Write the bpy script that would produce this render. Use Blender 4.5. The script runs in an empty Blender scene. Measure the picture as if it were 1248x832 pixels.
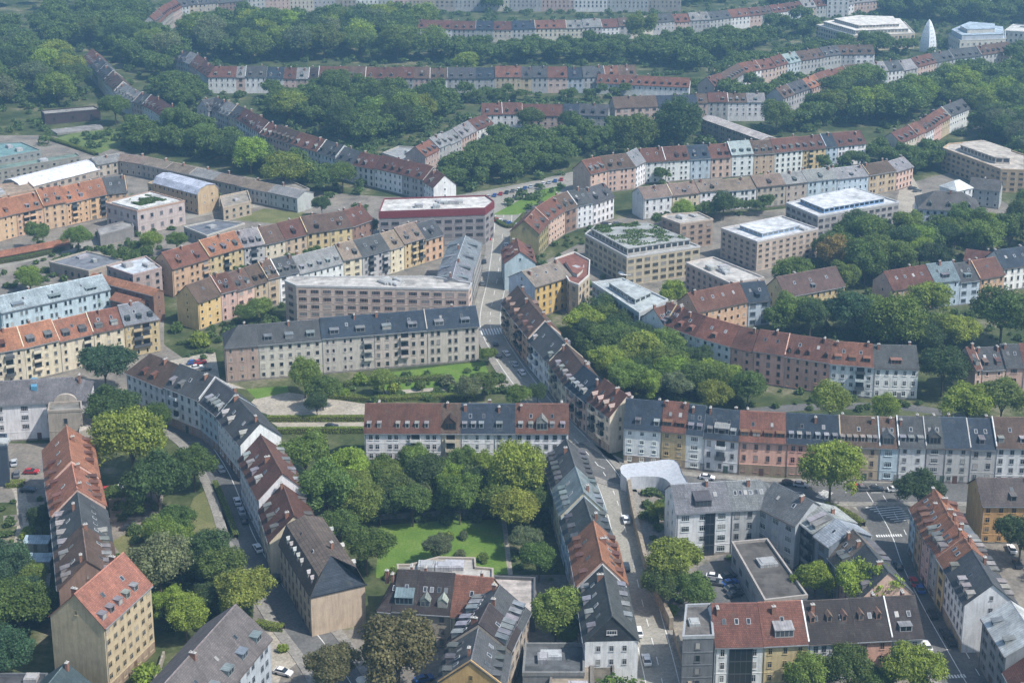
import bpy, math, random
import numpy as np
from mathutils import Vector, Matrix

random.seed(7)
RNG = np.random.default_rng(7)
scene = bpy.context.scene
COL = bpy.data.collections.new('town')          # linked to the scene at the end

# ------------------------------------------------------------------ camera and survey
F_PX, CAM_H, PITCH, CX, CY = 1800.0, 195.0, math.radians(14.2), 624.0, 175.0
_cp, _sp = math.cos(PITCH), math.sin(PITCH)

def G(px, py, z=0.0):
    """the survey: a point of the photograph (1248 x 832) taken back to a height z in metres"""
    u, v = (px - CX) / F_PX, (CY - py) / F_PX
    d = Vector((u, _cp + v * _sp, -_sp + v * _cp))
    t = (z - CAM_H) / d.z
    return Vector((d.x * t, d.y * t, z))

def pix(p):
    """where a world point lies in the photograph, and pixels per metre there"""
    x, y, z = p[0], p[1], p[2] - CAM_H
    depth = y * _cp - z * _sp
    up = y * _sp + z * _cp
    return CX + F_PX * x / depth, CY - F_PX * up / depth, F_PX / depth

# ------------------------------------------------------------------ materials
def nt(name):
    m = bpy.data.materials.new(name); m.use_nodes = True
    n = m.node_tree.nodes; l = m.node_tree.links
    b = n['Principled BSDF']
    return m, n, l, b

def rgb(c): return (c[0], c[1], c[2], 1.0)

def coords(n, l):
    tc = n.new('ShaderNodeTexCoord'); oi = n.new('ShaderNodeObjectInfo')
    mul = n.new('ShaderNodeVectorMath'); mul.operation = 'SCALE'
    comb = n.new('ShaderNodeCombineXYZ'); 
    l.new(oi.outputs['Random'], comb.inputs[0]); l.new(oi.outputs['Random'], comb.inputs[1])
    l.new(comb.outputs[0], mul.inputs[0]); mul.inputs['Scale'].default_value = 900.0
    add = n.new('ShaderNodeVectorMath'); add.operation = 'ADD'
    l.new(tc.outputs['Object'], add.inputs[0]); l.new(mul.outputs[0], add.inputs[1])
    return add.outputs[0], oi, tc

def noise(n, l, vec, scale, detail=4, rough=0.6):
    t = n.new('ShaderNodeTexNoise'); t.inputs['Scale'].default_value = scale
    t.inputs['Detail'].default_value = detail; t.inputs['Roughness'].default_value = rough
    if vec is not None: l.new(vec, t.inputs['Vector'])
    return t

def ramp(n, l, fac, stops):
    r = n.new('ShaderNodeValToRGB'); e = r.color_ramp.elements
    while len(e) < len(stops): e.new(0.5)
    for i, (p, c) in enumerate(stops):
        e[i].position = p; e[i].color = rgb(c) if len(c) == 3 else c
    l.new(fac, r.inputs['Fac']); return r

def mixc(n, l, mode, fac, a, b):
    m = n.new('ShaderNodeMix'); m.data_type = 'RGBA'; m.blend_type = mode
    for sock, v in ((m.inputs[0], fac), (m.inputs[6], a), (m.inputs[7], b)):
        if hasattr(v, 'is_output') or hasattr(v, 'links'): l.new(v, sock)
        elif isinstance(v, (int, float)): sock.default_value = v
        else: sock.default_value = rgb(v)
    return m.outputs[2]

def g3(v): return (v, v, v)

def mat_wall():
    m, n, l, b = nt('plaster')
    vec, oi, tc = coords(n, l)
    big = noise(n, l, vec, 0.35, 5, 0.65)
    sc = n.new('ShaderNodeVectorMath'); sc.operation = 'MULTIPLY'; sc.inputs[1].default_value = (1.6, 1.6, 0.18)
    l.new(vec, sc.inputs[0])
    streak = noise(n, l, sc.outputs[0], 1.0, 4, 0.7)
    fine = noise(n, l, vec, 5.0, 3, 0.7)
    r1 = ramp(n, l, big.outputs['Fac'], [(0.3, g3(0.82)), (0.7, g3(1.08))])
    r2 = ramp(n, l, streak.outputs['Fac'], [(0.34, g3(0.74)), (0.56, g3(1.03))])
    r3 = ramp(n, l, fine.outputs['Fac'], [(0.3, g3(0.88)), (0.7, g3(1.08))])
    c = mixc(n, l, 'MULTIPLY', 1.0, oi.outputs['Color'], r1.outputs[0])
    c = mixc(n, l, 'MULTIPLY', 0.8, c, r2.outputs[0])
    c = mixc(n, l, 'MULTIPLY', 1.0, c, r3.outputs[0])
    l.new(c, b.inputs['Base Color']); b.inputs['Roughness'].default_value = 0.9
    b.inputs['Specular IOR Level'].default_value = 0.2
    return m

def mat_roof():
    m, n, l, b = nt('roof_tiles')
    vec, oi, tc = coords(n, l)
    big = noise(n, l, vec, 0.22, 6, 0.7)
    sc = n.new('ShaderNodeVectorMath'); sc.operation = 'MULTIPLY'; sc.inputs[1].default_value = (2.2, 0.25, 0.25)
    l.new(vec, sc.inputs[0])
    streak = noise(n, l, sc.outputs[0], 1.0, 4, 0.7)
    brick = n.new('ShaderNodeTexBrick'); brick.inputs['Scale'].default_value = 1.0
    brick.inputs['Brick Width'].default_value = 0.45; brick.inputs['Row Height'].default_value = 0.36
    brick.inputs['Mortar Size'].default_value = 0.035; brick.inputs['Bias'].default_value = 0.0
    brick.inputs['Color1'].default_value = rgb(g3(0.78)); brick.inputs['Color2'].default_value = rgb(g3(1.2))
    brick.inputs['Mortar'].default_value = rgb(g3(0.5))
    sep = n.new('ShaderNodeSeparateXYZ'); l.new(tc.outputs['Object'], sep.inputs[0])
    cmb = n.new('ShaderNodeCombineXYZ'); l.new(sep.outputs[0], cmb.inputs[0])
    mz = n.new('ShaderNodeMath'); mz.operation = 'MULTIPLY'; mz.inputs[1].default_value = 1.35
    l.new(sep.outputs[2], mz.inputs[0]); l.new(mz.outputs[0], cmb.inputs[1])
    l.new(cmb.outputs[0], brick.inputs['Vector'])
    spots = noise(n, l, vec, 2.6, 3, 0.75)
    r1 = ramp(n, l, big.outputs['Fac'], [(0.28, g3(0.62)), (0.5, g3(1.0)), (0.74, g3(1.35))])
    r2 = ramp(n, l, streak.outputs['Fac'], [(0.3, g3(0.72)), (0.7, g3(1.2))])
    r3 = ramp(n, l, spots.outputs['Fac'], [(0.3, g3(0.8)), (0.62, g3(1.05)), (0.72, g3(1.5))])
    c = mixc(n, l, 'MULTIPLY', 1.0, oi.outputs['Color'], r1.outputs[0])
    c = mixc(n, l, 'MULTIPLY', 0.9, c, r2.outputs[0])
    c = mixc(n, l, 'MULTIPLY', 0.8, c, r3.outputs[0])
    c = mixc(n, l, 'MULTIPLY', 0.9, c, brick.outputs['Color'])
    bp = n.new('ShaderNodeBump'); bp.inputs['Strength'].default_value = .5; bp.inputs['Distance'].default_value = .08; l.new(brick.outputs['Color'], bp.inputs['Height']); l.new(bp.outputs[0], b.inputs['Normal'])
    moss = noise(n, l, vec, 0.5, 5, 0.7)
    mf = ramp(n, l, moss.outputs['Fac'], [(0.56, g3(0.0)), (0.72, g3(0.45))])
    c = mixc(n, l, 'MIX', mf.outputs[0], c, (0.10, 0.10, 0.085))
    l.new(c, b.inputs['Base Color']); b.inputs['Roughness'].default_value = 0.8
    b.inputs['Specular IOR Level'].default_value = 0.3
    return m

def mat_tint(name, rough=0.7, metal=0.0, lo=0.8, hi=1.15, scale=1.2, spec=0.4, seam=None):
    m, n, l, b = nt(name)
    vec, oi, tc = coords(n, l)
    t = noise(n, l, vec, scale, 5, 0.65)
    r = ramp(n, l, t.outputs['Fac'], [(0.3, g3(lo)), (0.7, g3(hi))])
    c = mixc(n, l, 'MULTIPLY', 1.0, oi.outputs['Color'], r.outputs[0])
    if seam:
        br = n.new('ShaderNodeTexBrick'); br.inputs['Scale'].default_value = 1.0; br.inputs['Brick Width'].default_value = seam[0]; br.inputs['Row Height'].default_value = seam[1]
        br.inputs['Mortar Size'].default_value = seam[2]; br.inputs['Color1'].default_value = rgb(g3(.92)); br.inputs['Color2'].default_value = rgb(g3(1.08)); br.inputs['Mortar'].default_value = rgb(g3(seam[3]))
        l.new(tc.outputs['Object'], br.inputs['Vector'])
        c = mixc(n, l, 'MULTIPLY', 1.0, c, br.outputs['Color'])
        st = noise(n, l, vec, .12, 6, .75); rs = ramp(n, l, st.outputs['Fac'], [(.35, g3(.62)), (.5, g3(1.0)), (.7, g3(1.12))])
        c = mixc(n, l, 'MULTIPLY', 1.0, c, rs.outputs[0])
    l.new(c, b.inputs['Base Color']); b.inputs['Roughness'].default_value = rough
    b.inputs['Metallic'].default_value = metal; b.inputs['Specular IOR Level'].default_value = spec
    return m

def mat_flat(name, c, rough=0.7, metal=0.0, var=0.2, scale=2.0, spec=0.4):
    m, n, l, b = nt(name)
    vec, oi, tc = coords(n, l)
    t = noise(n, l, vec, scale, 5, 0.65)
    r = ramp(n, l, t.outputs['Fac'], [(0.3, tuple(x * (1 - var) for x in c)), (0.7, tuple(min(1, x * (1 + var)) for x in c))])
    l.new(r.outputs[0], b.inputs['Base Color']); b.inputs['Roughness'].default_value = rough
    b.inputs['Metallic'].default_value = metal; b.inputs['Specular IOR Level'].default_value = spec
    return m

def mat_glass():
    m, n, l, b = nt('window_glass')
    oi = n.new('ShaderNodeObjectInfo')
    r = ramp(n, l, oi.outputs['Random'], [(0.0, (0.010, 0.013, 0.017)), (0.5, (0.025, 0.032, 0.04)), (0.75, (0.06, 0.07, 0.08)), (0.88, (0.15, 0.155, 0.16)), (1.0, (0.36, 0.34, 0.31))])
    l.new(r.outputs[0], b.inputs['Base Color']); b.inputs['Roughness'].default_value = 0.12
    b.inputs['Specular IOR Level'].default_value = 0.6
    return m

def mat_leaf(name):
    m, n, l, b = nt(name)
    vec, oi, tc = coords(n, l)
    geo = n.new('ShaderNodeNewGeometry')
    isl = ramp(n, l, geo.outputs['Random Per Island'], [(0.0, g3(0.6)), (0.5, g3(1.0)), (1.0, g3(1.45))])
    big = noise(n, l, vec, 1.6, 3, 0.6)
    r1 = ramp(n, l, big.outputs['Fac'], [(0.3, g3(0.72)), (0.7, g3(1.3))])
    c = mixc(n, l, 'MULTIPLY', 1.0, oi.outputs['Color'], isl.outputs[0])
    c = mixc(n, l, 'MULTIPLY', 1.0, c, r1.outputs[0])
    b.inputs['Roughness'].default_value = 0.6; b.inputs['Specular IOR Level'].default_value = 0.25
    l.new(c, b.inputs['Base Color'])
    tr = n.new('ShaderNodeBsdfTranslucent')
    ct = mixc(n, l, 'MULTIPLY', 1.0, c, (1.2, 1.35, 0.5))
    l.new(ct, tr.inputs['Color'])
    mx = n.new('ShaderNodeMixShader'); mx.inputs[0].default_value = 0.33
    l.new(b.outputs[0], mx.inputs[1]); l.new(tr.outputs[0], mx.inputs[2])
    l.new(mx.outputs[0], n['Material Output'].inputs['Surface'])
    return m

def mat_ground(name, stops, s1, s2, rough=0.95, extra=None):
    m, n, l, b = nt(name)
    tc = n.new('ShaderNodeTexCoord')
    a = noise(n, l, tc.outputs['Object'], s1, 8, 0.68)
    f = noise(n, l, tc.outputs['Object'], s2, 4, 0.7)
    r = ramp(n, l, a.outputs['Fac'], stops)
    r2 = ramp(n, l, f.outputs['Fac'], [(0.3, g3(0.7)), (0.7, g3(1.25))])
    c = mixc(n, l, 'MULTIPLY', 1.0, r.outputs[0], r2.outputs[0])
    if extra:
        w = noise(n, l, tc.outputs['Object'], extra[0], 5, 0.7)
        rw = ramp(n, l, w.outputs['Fac'], [(extra[1], g3(0)), (extra[1] + 0.12, g3(extra[3]))])
        c = mixc(n, l, 'MIX', rw.outputs[0], c, extra[2])
    l.new(c, b.inputs['Base Color']); b.inputs['Roughness'].default_value = rough
    b.inputs['Specular IOR Level'].default_value = 0.15
    return m

M = {}
M['wall'] = mat_wall()
M['roof'] = mat_roof()
M['trim'] = mat_tint('painted_trim', 0.6)
M['metal'] = mat_tint('sheet_metal', 0.5, 0.0, 0.72, 1.2, 0.8, 0.45, (.65, 60, .05, .6))
M['flatroof'] = mat_tint('roofing_felt', 0.9, 0, 0.6, 1.25, 0.35, 0.2, (7, 1.6, .05, .7))
M['glass'] = mat_glass()
M['brick'] = mat_flat('chimney_brick', (0.22, 0.11, 0.075), 0.9, 0, 0.35, 3)
M['leaf'] = mat_leaf('foliage')
M['bark'] = mat_flat('bark', (0.09, 0.07, 0.05), 0.95, 0, 0.3, 4)
M['car'] = mat_tint('car_paint', 0.3, 0.0, 0.97, 1.03, 1.0, 0.6)
M['tyre'] = mat_flat('tyre_rubber', (0.02, 0.02, 0.02), 0.9)
M['darkglass'] = mat_flat('car_glass', (0.02, 0.025, 0.03), 0.08, 0, 0.1, 1, 0.7)
M['stone'] = mat_tint('rubble_stone', 0.95, 0, 0.55, 1.3, 0.9, 0.2)
M['ground'] = mat_ground('earth_and_grass', [(0.3, (0.022, 0.034, 0.014)), (0.45, (0.045, 0.062, 0.022)), (0.56, (0.085, 0.095, 0.04)), (0.66, (0.2, 0.18, 0.125))], 0.05, 0.7)
M['yard'] = mat_ground('yard_surface', [(0.3, (0.10, 0.095, 0.085)), (0.5, (0.19, 0.17, 0.145)), (0.7, (0.27, 0.24, 0.2))], 0.09, 0.9, extra=(0.12, 0.58, (0.05, 0.07, 0.025), 0.9))
M['gravel'] = mat_ground('pale_gravel', [(0.3, (0.23, 0.205, 0.17)), (0.55, (0.34, 0.305, 0.25)), (0.75, (0.42, 0.38, 0.31))], 0.15, 1.2, extra=(0.2, 0.64, (0.07, 0.085, 0.035), 0.7))
M['asphalt'] = mat_ground('asphalt', [(0.3, (0.085, 0.085, 0.085)), (0.55, (0.125, 0.123, 0.118)), (0.75, (0.165, 0.16, 0.15))], 0.12, 1.4)
M['asphalt_pale'] = mat_ground('worn_asphalt', [(0.3, (0.2, 0.19, 0.165)), (0.55, (0.27, 0.255, 0.22)), (0.75, (0.33, 0.31, 0.265))], 0.12, 1.4)
M['paving'] = mat_ground('paving', [(0.3, (0.17, 0.16, 0.145)), (0.55, (0.24, 0.225, 0.2)), (0.75, (0.31, 0.29, 0.25))], 0.2, 1.6)
M['lawn'] = mat_ground('mown_grass', [(0.3, (0.075, 0.135, 0.024)), (0.5, (0.10, 0.17, 0.03)), (0.72, (0.15, 0.195, 0.05))], 0.16, 1.8, extra=(.3, .62, (.16, .15, .07), .55))
M['drylawn'] = mat_ground('dry_grass', [(0.3, (0.085, 0.10, 0.035)), (0.5, (0.13, 0.135, 0.055)), (0.72, (0.19, 0.175, 0.085))], 0.12, 1.5)
M['field'] = mat_ground('sports_grass', [(0.3, (0.075, 0.115, 0.035)), (0.5, (0.11, 0.15, 0.045)), (0.72, (0.15, 0.175, 0.065))], 0.12, 1.5)
M['paint'] = mat_flat('road_paint', (0.62, 0.62, 0.6), 0.8, 0, 0.25, 1.5)

# ------------------------------------------------------------------ mesh builder
class MB:
    def __init__(s): s.v = []; s.f = []; s.m = []
    def face(s, pts, mi=0):
        i = len(s.v); s.v.extend([tuple(p) for p in pts]); s.f.append(tuple(range(i, i + len(pts)))); s.m.append(mi)
    def box(s, x0, x1, y0, y1, z0, z1, mi=0, bottom=False, top_mi=None):
        i = len(s.v)
        s.v += [(x0, y0, z0), (x1, y0, z0), (x1, y1, z0), (x0, y1, z0), (x0, y0, z1), (x1, y0, z1), (x1, y1, z1), (x0, y1, z1)]
        fs = [(0, 1, 5, 4), (1, 2, 6, 5), (2, 3, 7, 6), (3, 0, 4, 7), (4, 5, 6, 7)]
        ms = [mi] * 4 + [mi if top_mi is None else top_mi]
        if bottom: fs.append((3, 2, 1, 0)); ms.append(mi)
        s.f += [tuple(i + k for k in f) for f in fs]; s.m += ms
    def prism(s, poly, z0, z1, mi=0, top_mi=None, bottom=False):
        n = len(poly); i = len(s.v)
        a = sum(poly[k][0] * poly[(k + 1) % n][1] - poly[(k + 1) % n][0] * poly[k][1] for k in range(n))
        if a < 0: poly = list(poly)[::-1]
        s.v += [(p[0], p[1], z0) for p in poly] + [(p[0], p[1], z1) for p in poly]
        for k in range(n):
            j = (k + 1) % n; s.f.append((i + k, i + j, i + n + j, i + n + k)); s.m.append(mi)
        s.f.append(tuple(i + n + k for k in range(n))); s.m.append(mi if top_mi is None else top_mi)
        if bottom: s.f.append(tuple(i + k for k in reversed(range(n)))); s.m.append(mi)
    def slab(s, pts, t, mi=0):
        """closed slab: polygon pts (any plane), thickness t downwards"""
        n = len(pts); i = len(s.v)
        s.v += [tuple(p) for p in pts] + [(p[0], p[1], p[2] - t) for p in pts]
        s.f.append(tuple(i + k for k in range(n))); s.m.append(mi)
        s.f.append(tuple(i + n + k for k in reversed(range(n)))); s.m.append(mi)
        for k in range(n):
            j = (k + 1) % n; s.f.append((i + k, i + n + k, i + n + j, i + j)); s.m.append(mi)
    def cyl(s, p0, p1, r0, r1, n=8, mi=0, cap=True):
        p0, p1 = Vector(p0), Vector(p1); d = (p1 - p0).normalized()
        a = d.orthogonal().normalized(); b = d.cross(a); i = len(s.v)
        for p, r in ((p0, r0), (p1, r1)):
            for k in range(n):
                t = 2 * math.pi * k / n; s.v.append(tuple(p + a * (r * math.cos(t)) + b * (r * math.sin(t))))
        for k in range(n):
            j = (k + 1) % n; s.f.append((i + k, i + j, i + n + j, i + n + k)); s.m.append(mi)
        if cap: s.f.append(tuple(i + n + k for k in range(n))); s.m.append(mi)
    def data(s, name, mats):
        me = bpy.data.meshes.new(name); me.from_pydata(s.v, [], s.f)
        for m in mats: me.materials.append(m)
        if len(mats) > 1: me.polygons.foreach_set('material_index', s.m)
        me.update(); return me
    def build(s, name, mats, parent=None, color=None, mw=None):
        if not isinstance(mats, (list, tuple)): mats = [mats]
        return link(name, s.data(name, mats), parent, color, mw)

def link(name, data, parent=None, color=None, mw=None):
    o = bpy.data.objects.new(name, data); COL.objects.link(o)
    if parent is not None: o.parent = parent
    if mw is not None: o.matrix_local = mw
    if color is not None: o.color = rgb(color)
    return o

def tag(o, label=None, cat=None, group=None, kind=None):
    if label: o['label'] = label
    if cat: o['category'] = cat
    if group: o['group'] = group
    if kind: o['kind'] = kind
    return o

def empty(name, loc, rz=0.0):
    o = bpy.data.objects.new(name, None); COL.objects.link(o)
    o.location = loc; o.rotation_euler = (0, 0, rz); o.empty_display_size = 0.5
    return o

def jit(c, a=0.12):
    f = 1 + random.uniform(-a, a)
    return tuple(min(0.9, max(0.005, x * f * (1 + random.uniform(-a * 0.3, a * 0.3)))) for x in c)

WALL = dict(w=(0.68, 0.68, 0.67), c=(0.60, 0.53, 0.40), y=(0.52, 0.41, 0.235), o=(0.50, 0.345, 0.225), p=(0.55, 0.39, 0.32),
            g=(0.40, 0.40, 0.39), k=(0.12, 0.125, 0.135), t=(0.44, 0.35, 0.25), b=(0.44, 0.52, 0.58), e=(0.37, 0.32, 0.265),
            s=(0.66, 0.385, 0.30), n=(0.26, 0.17, 0.13), v=(0.30, 0.26, 0.13))
WNAME = dict(w='white', c='cream', y='yellow', o='orange', p='pale pink', g='grey', k='dark grey', t='tan', b='pale blue', e='stone brown', s='salmon', n='brown', v='olive')
ROOF = dict(r=(0.112, 0.05, 0.036), o=(0.27, 0.12, 0.07), d=(0.068, 0.071, 0.074), n=(0.028, 0.041, 0.06), b=(0.10, 0.066, 0.048),
            g=(0.22, 0.22, 0.22), t=(0.19, 0.235, 0.24), l=(0.5, 0.51, 0.52), m=(0.20, 0.155, 0.12), k=(0.04, 0.032, 0.031), z=(0.30, 0.33, 0.36), x=(0.155, 0.068, 0.046))
RNAME = dict(r='dark red', o='orange', d='dark grey', n='navy slate', b='brown', g='grey', t='teal grey', l='pale', m='tan brown', k='blackish brown', z='zinc grey', x='brick red')
ORD = 'first second third fourth fifth sixth seventh eighth ninth tenth eleventh twelfth thirteenth fourteenth fifteenth sixteenth seventeenth eighteenth nineteenth twentieth'.split()
def ordw(i):
    if i < 20: return ORD[i]
    tens = {2: 'twenty', 3: 'thirty', 4: 'forty', 5: 'fifty'}
    q, r = divmod(i + 1, 10)
    return {20: 'twentieth', 30: 'thirtieth', 40: 'fortieth'}.get(i + 1) or tens[q] + '-' + ORD[r - 1]

FOOT = []      # footprints (polygons) of buildings, for keeping trees out
ROADS = []     # polylines + half width
# ------------------------------------------------------------------ shared small meshes
_cache = {}
def cached(key, fn):
    if key not in _cache: _cache[key] = fn()
    return _cache[key]

def window_data(w, h, kind):
    """kind 'frame' (no glass), 'pane' (glass only), 'full'"""
    def mk():
        b = MB(); t = 0.11 if kind != 'full' else 0.13; z0, z1 = -h / 2, h / 2
        if kind in ('frame', 'full'):
            b.box(-w / 2 - 0.06, -w / 2 + t, -0.06, 0.03, z0, z1, 0)
            b.box(w / 2 - t, w / 2 + 0.06, -0.06, 0.03, z0, z1, 0)
            b.box(-w / 2 + t, w / 2 - t, -0.06, 0.03, z1 - t, z1, 0)
            b.box(-w / 2 + t, w / 2 - t, -0.06, 0.03, z0, z0 + t, 0)
            n = max(2, round(w / 0.6))
            if kind == 'frame' or n > 2:
                for i in range(1, n):
                    x = -w / 2 + w * i / n; b.box(x - 0.035, x + 0.035, -0.05, 0.03, z0 + t, z1 - t, 0)
            if kind == 'frame':
                b.box(-w / 2 + t, w / 2 - t, -0.052, 0.03, z0 + h * 0.66, z0 + h * 0.66 + 0.06, 0)
            b.box(-w / 2 - 0.14, w / 2 + 0.14, -0.16, 0.03, z0 - 0.08, z0 - 0.003, 0, bottom=True)
        if kind in ('pane', 'full'):
            y = -0.022
            b.face([(-w / 2 + t * .8, y, z0 + t * .8), (w / 2 - t * .8, y, z0 + t * .8), (w / 2 - t * .8, y, z1 - t * .8), (-w / 2 + t * .8, y, z1 - t * .8)], 1 if kind == 'full' else 0)
        mats = {'frame': [M['trim']], 'pane': [M['glass']], 'full': [M['trim'], M['glass']]}[kind]
        return b.data('window', mats)
    return cached(('win', round(w, 2), round(h, 2), kind), mk)

def add_window(root, mw, w, h, lod, col):
    if lod >= 2:
        o = link('window', window_data(w, h, 'frame'), root, col, mw)
        link('pane', window_data(w, h, 'pane'), o)
    else:
        o = link('window', window_data(w, h, 'full'), root, col, mw)
    return o

def balcony_data():
    def mk():
        b = MB(); b.box(-1.5, 1.5, -1.15, 0.0, -1.12, -0.97, 0, bottom=True)
        for x0, x1, y0, y1 in ((-1.5, 1.5, -1.15, -1.1), (-1.5, -1.45, -1.1, 0), (1.45, 1.5, -1.1, 0)):
            b.box(x0, x1, y0, y1, -0.97, -0.12, 1)
        b.face([(-1.2, -0.03, -0.95), (1.2, -0.03, -0.95), (1.2, -0.03, 1.1), (-1.2, -0.03, 1.1)], 2)
        return b.data('balcony', [M['wall'], M['trim'], M['glass']])
    return cached('balcony', mk)

def dormer_data(kind, w, h, tanp, glass):
    """front face at y = 0, bottom at z = 0, runs back (+y) into a roof that climbs with slope tanp"""
    def mk():
        b = MB()
        d = h / tanp + 0.35; hw = w / 2
        if kind == 'g':                                  # little gable
            r = w * 0.42; dr = (h + r) / tanp + 0.3
            b.box(-hw, hw, 0, d, -0.25, h, 0)
            b.face([(-hw, 0, h), (hw, 0, h), (0, 0, h + r)], 0)
            o = 0.15
            b.slab([(-hw - o, -o, h - o * .8), (0, -o, h + r + .06), (0, dr, h + r + .06), (-hw - o, d, h - o * .8)], 0.1, 1)
            b.slab([(0, -o, h + r + .06), (hw + o, -o, h - o * .8), (hw + o, d, h - o * .8), (0, dr, h + r + .06)], 0.1, 1)
        else:                                            # shed / flat topped
            s = 0.22 if kind == 's' else 0.05
            db = (h + s * h / tanp) / max(0.2, tanp - s) if kind == 's' else d
            db = min(db, 5.0)
            b.box(-hw, hw, 0, d, -0.25, h - 0.02, 0)
            b.slab([(-hw - .12, -.18, h + .02), (hw + .12, -.18, h + .02), (hw + .12, db, h + .02 + s * db), (-hw - .12, db, h + .02 + s * db)], 0.1, 1)
        if glass:
            n = max(1, round(w / 1.2)); ww = (w - 0.3) / n
            for i in range(n):
                x0 = -hw + 0.15 + i * ww
                b.face([(x0 + .08, -.02, h * .18), (x0 + ww - .08, -.02, h * .18), (x0 + ww - .08, -.02, h * .88), (x0 + .08, -.02, h * .88)], 2)
        return b.data('dormer', [M['trim'], M['metal'], M['glass']])
    return cached(('dorm', kind, w, h, round(tanp, 1), glass), mk)

def skylight_data(w=0.9, h=1.3):
    def mk():
        b = MB(); b.box(-w / 2, w / 2, -h / 2, h / 2, -0.05, 0.12, 0)
        b.face([(-w / 2 + .1, -h / 2 + .1, .125), (w / 2 - .1, -h / 2 + .1, .125), (w / 2 - .1, h / 2 - .1, .125), (-w / 2 + .1, h / 2 - .1, .125)], 1)
        return b.data('skylight', [M['trim'], M['glass']])
    return cached(('sky', w, h), mk)

def chimney_data(i):
    def mk():
        b = MB(); w, d, h = [(.6, .9, 1.9), (.5, 1.4, 1.7), (.8, .6, 2.3)][i]
        b.box(-w / 2, w / 2, -d / 2, d / 2, -1.4, h * .8, 0)
        b.box(-w / 2 - .08, w / 2 + .08, -d / 2 - .08, d / 2 + .08, h * .8, h * .8 + .14, 1)
        for y in ((-d / 4, d / 4) if d > .8 else (0,)):
            b.cyl((0, y, h * .8 + .14), (0, y, h * .8 + .5), .12, .1, 6, 1)
        return b.data('chimney', [M['brick'], M['trim']])
    return cached(('chim', i), mk)

def T(x, y, z, rz=0.0, rx=0.0):
    return Matrix.Translation((x, y, z)) @ Matrix.Rotation(rz, 4, 'Z') @ Matrix.Rotation(rx, 4, 'X')

CAMP = Vector((0, 0, CAM_H))
N_STAT = dict(house=0)
VIEWPTS = []     # facade points that most trees leave free, as in the photograph

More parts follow.
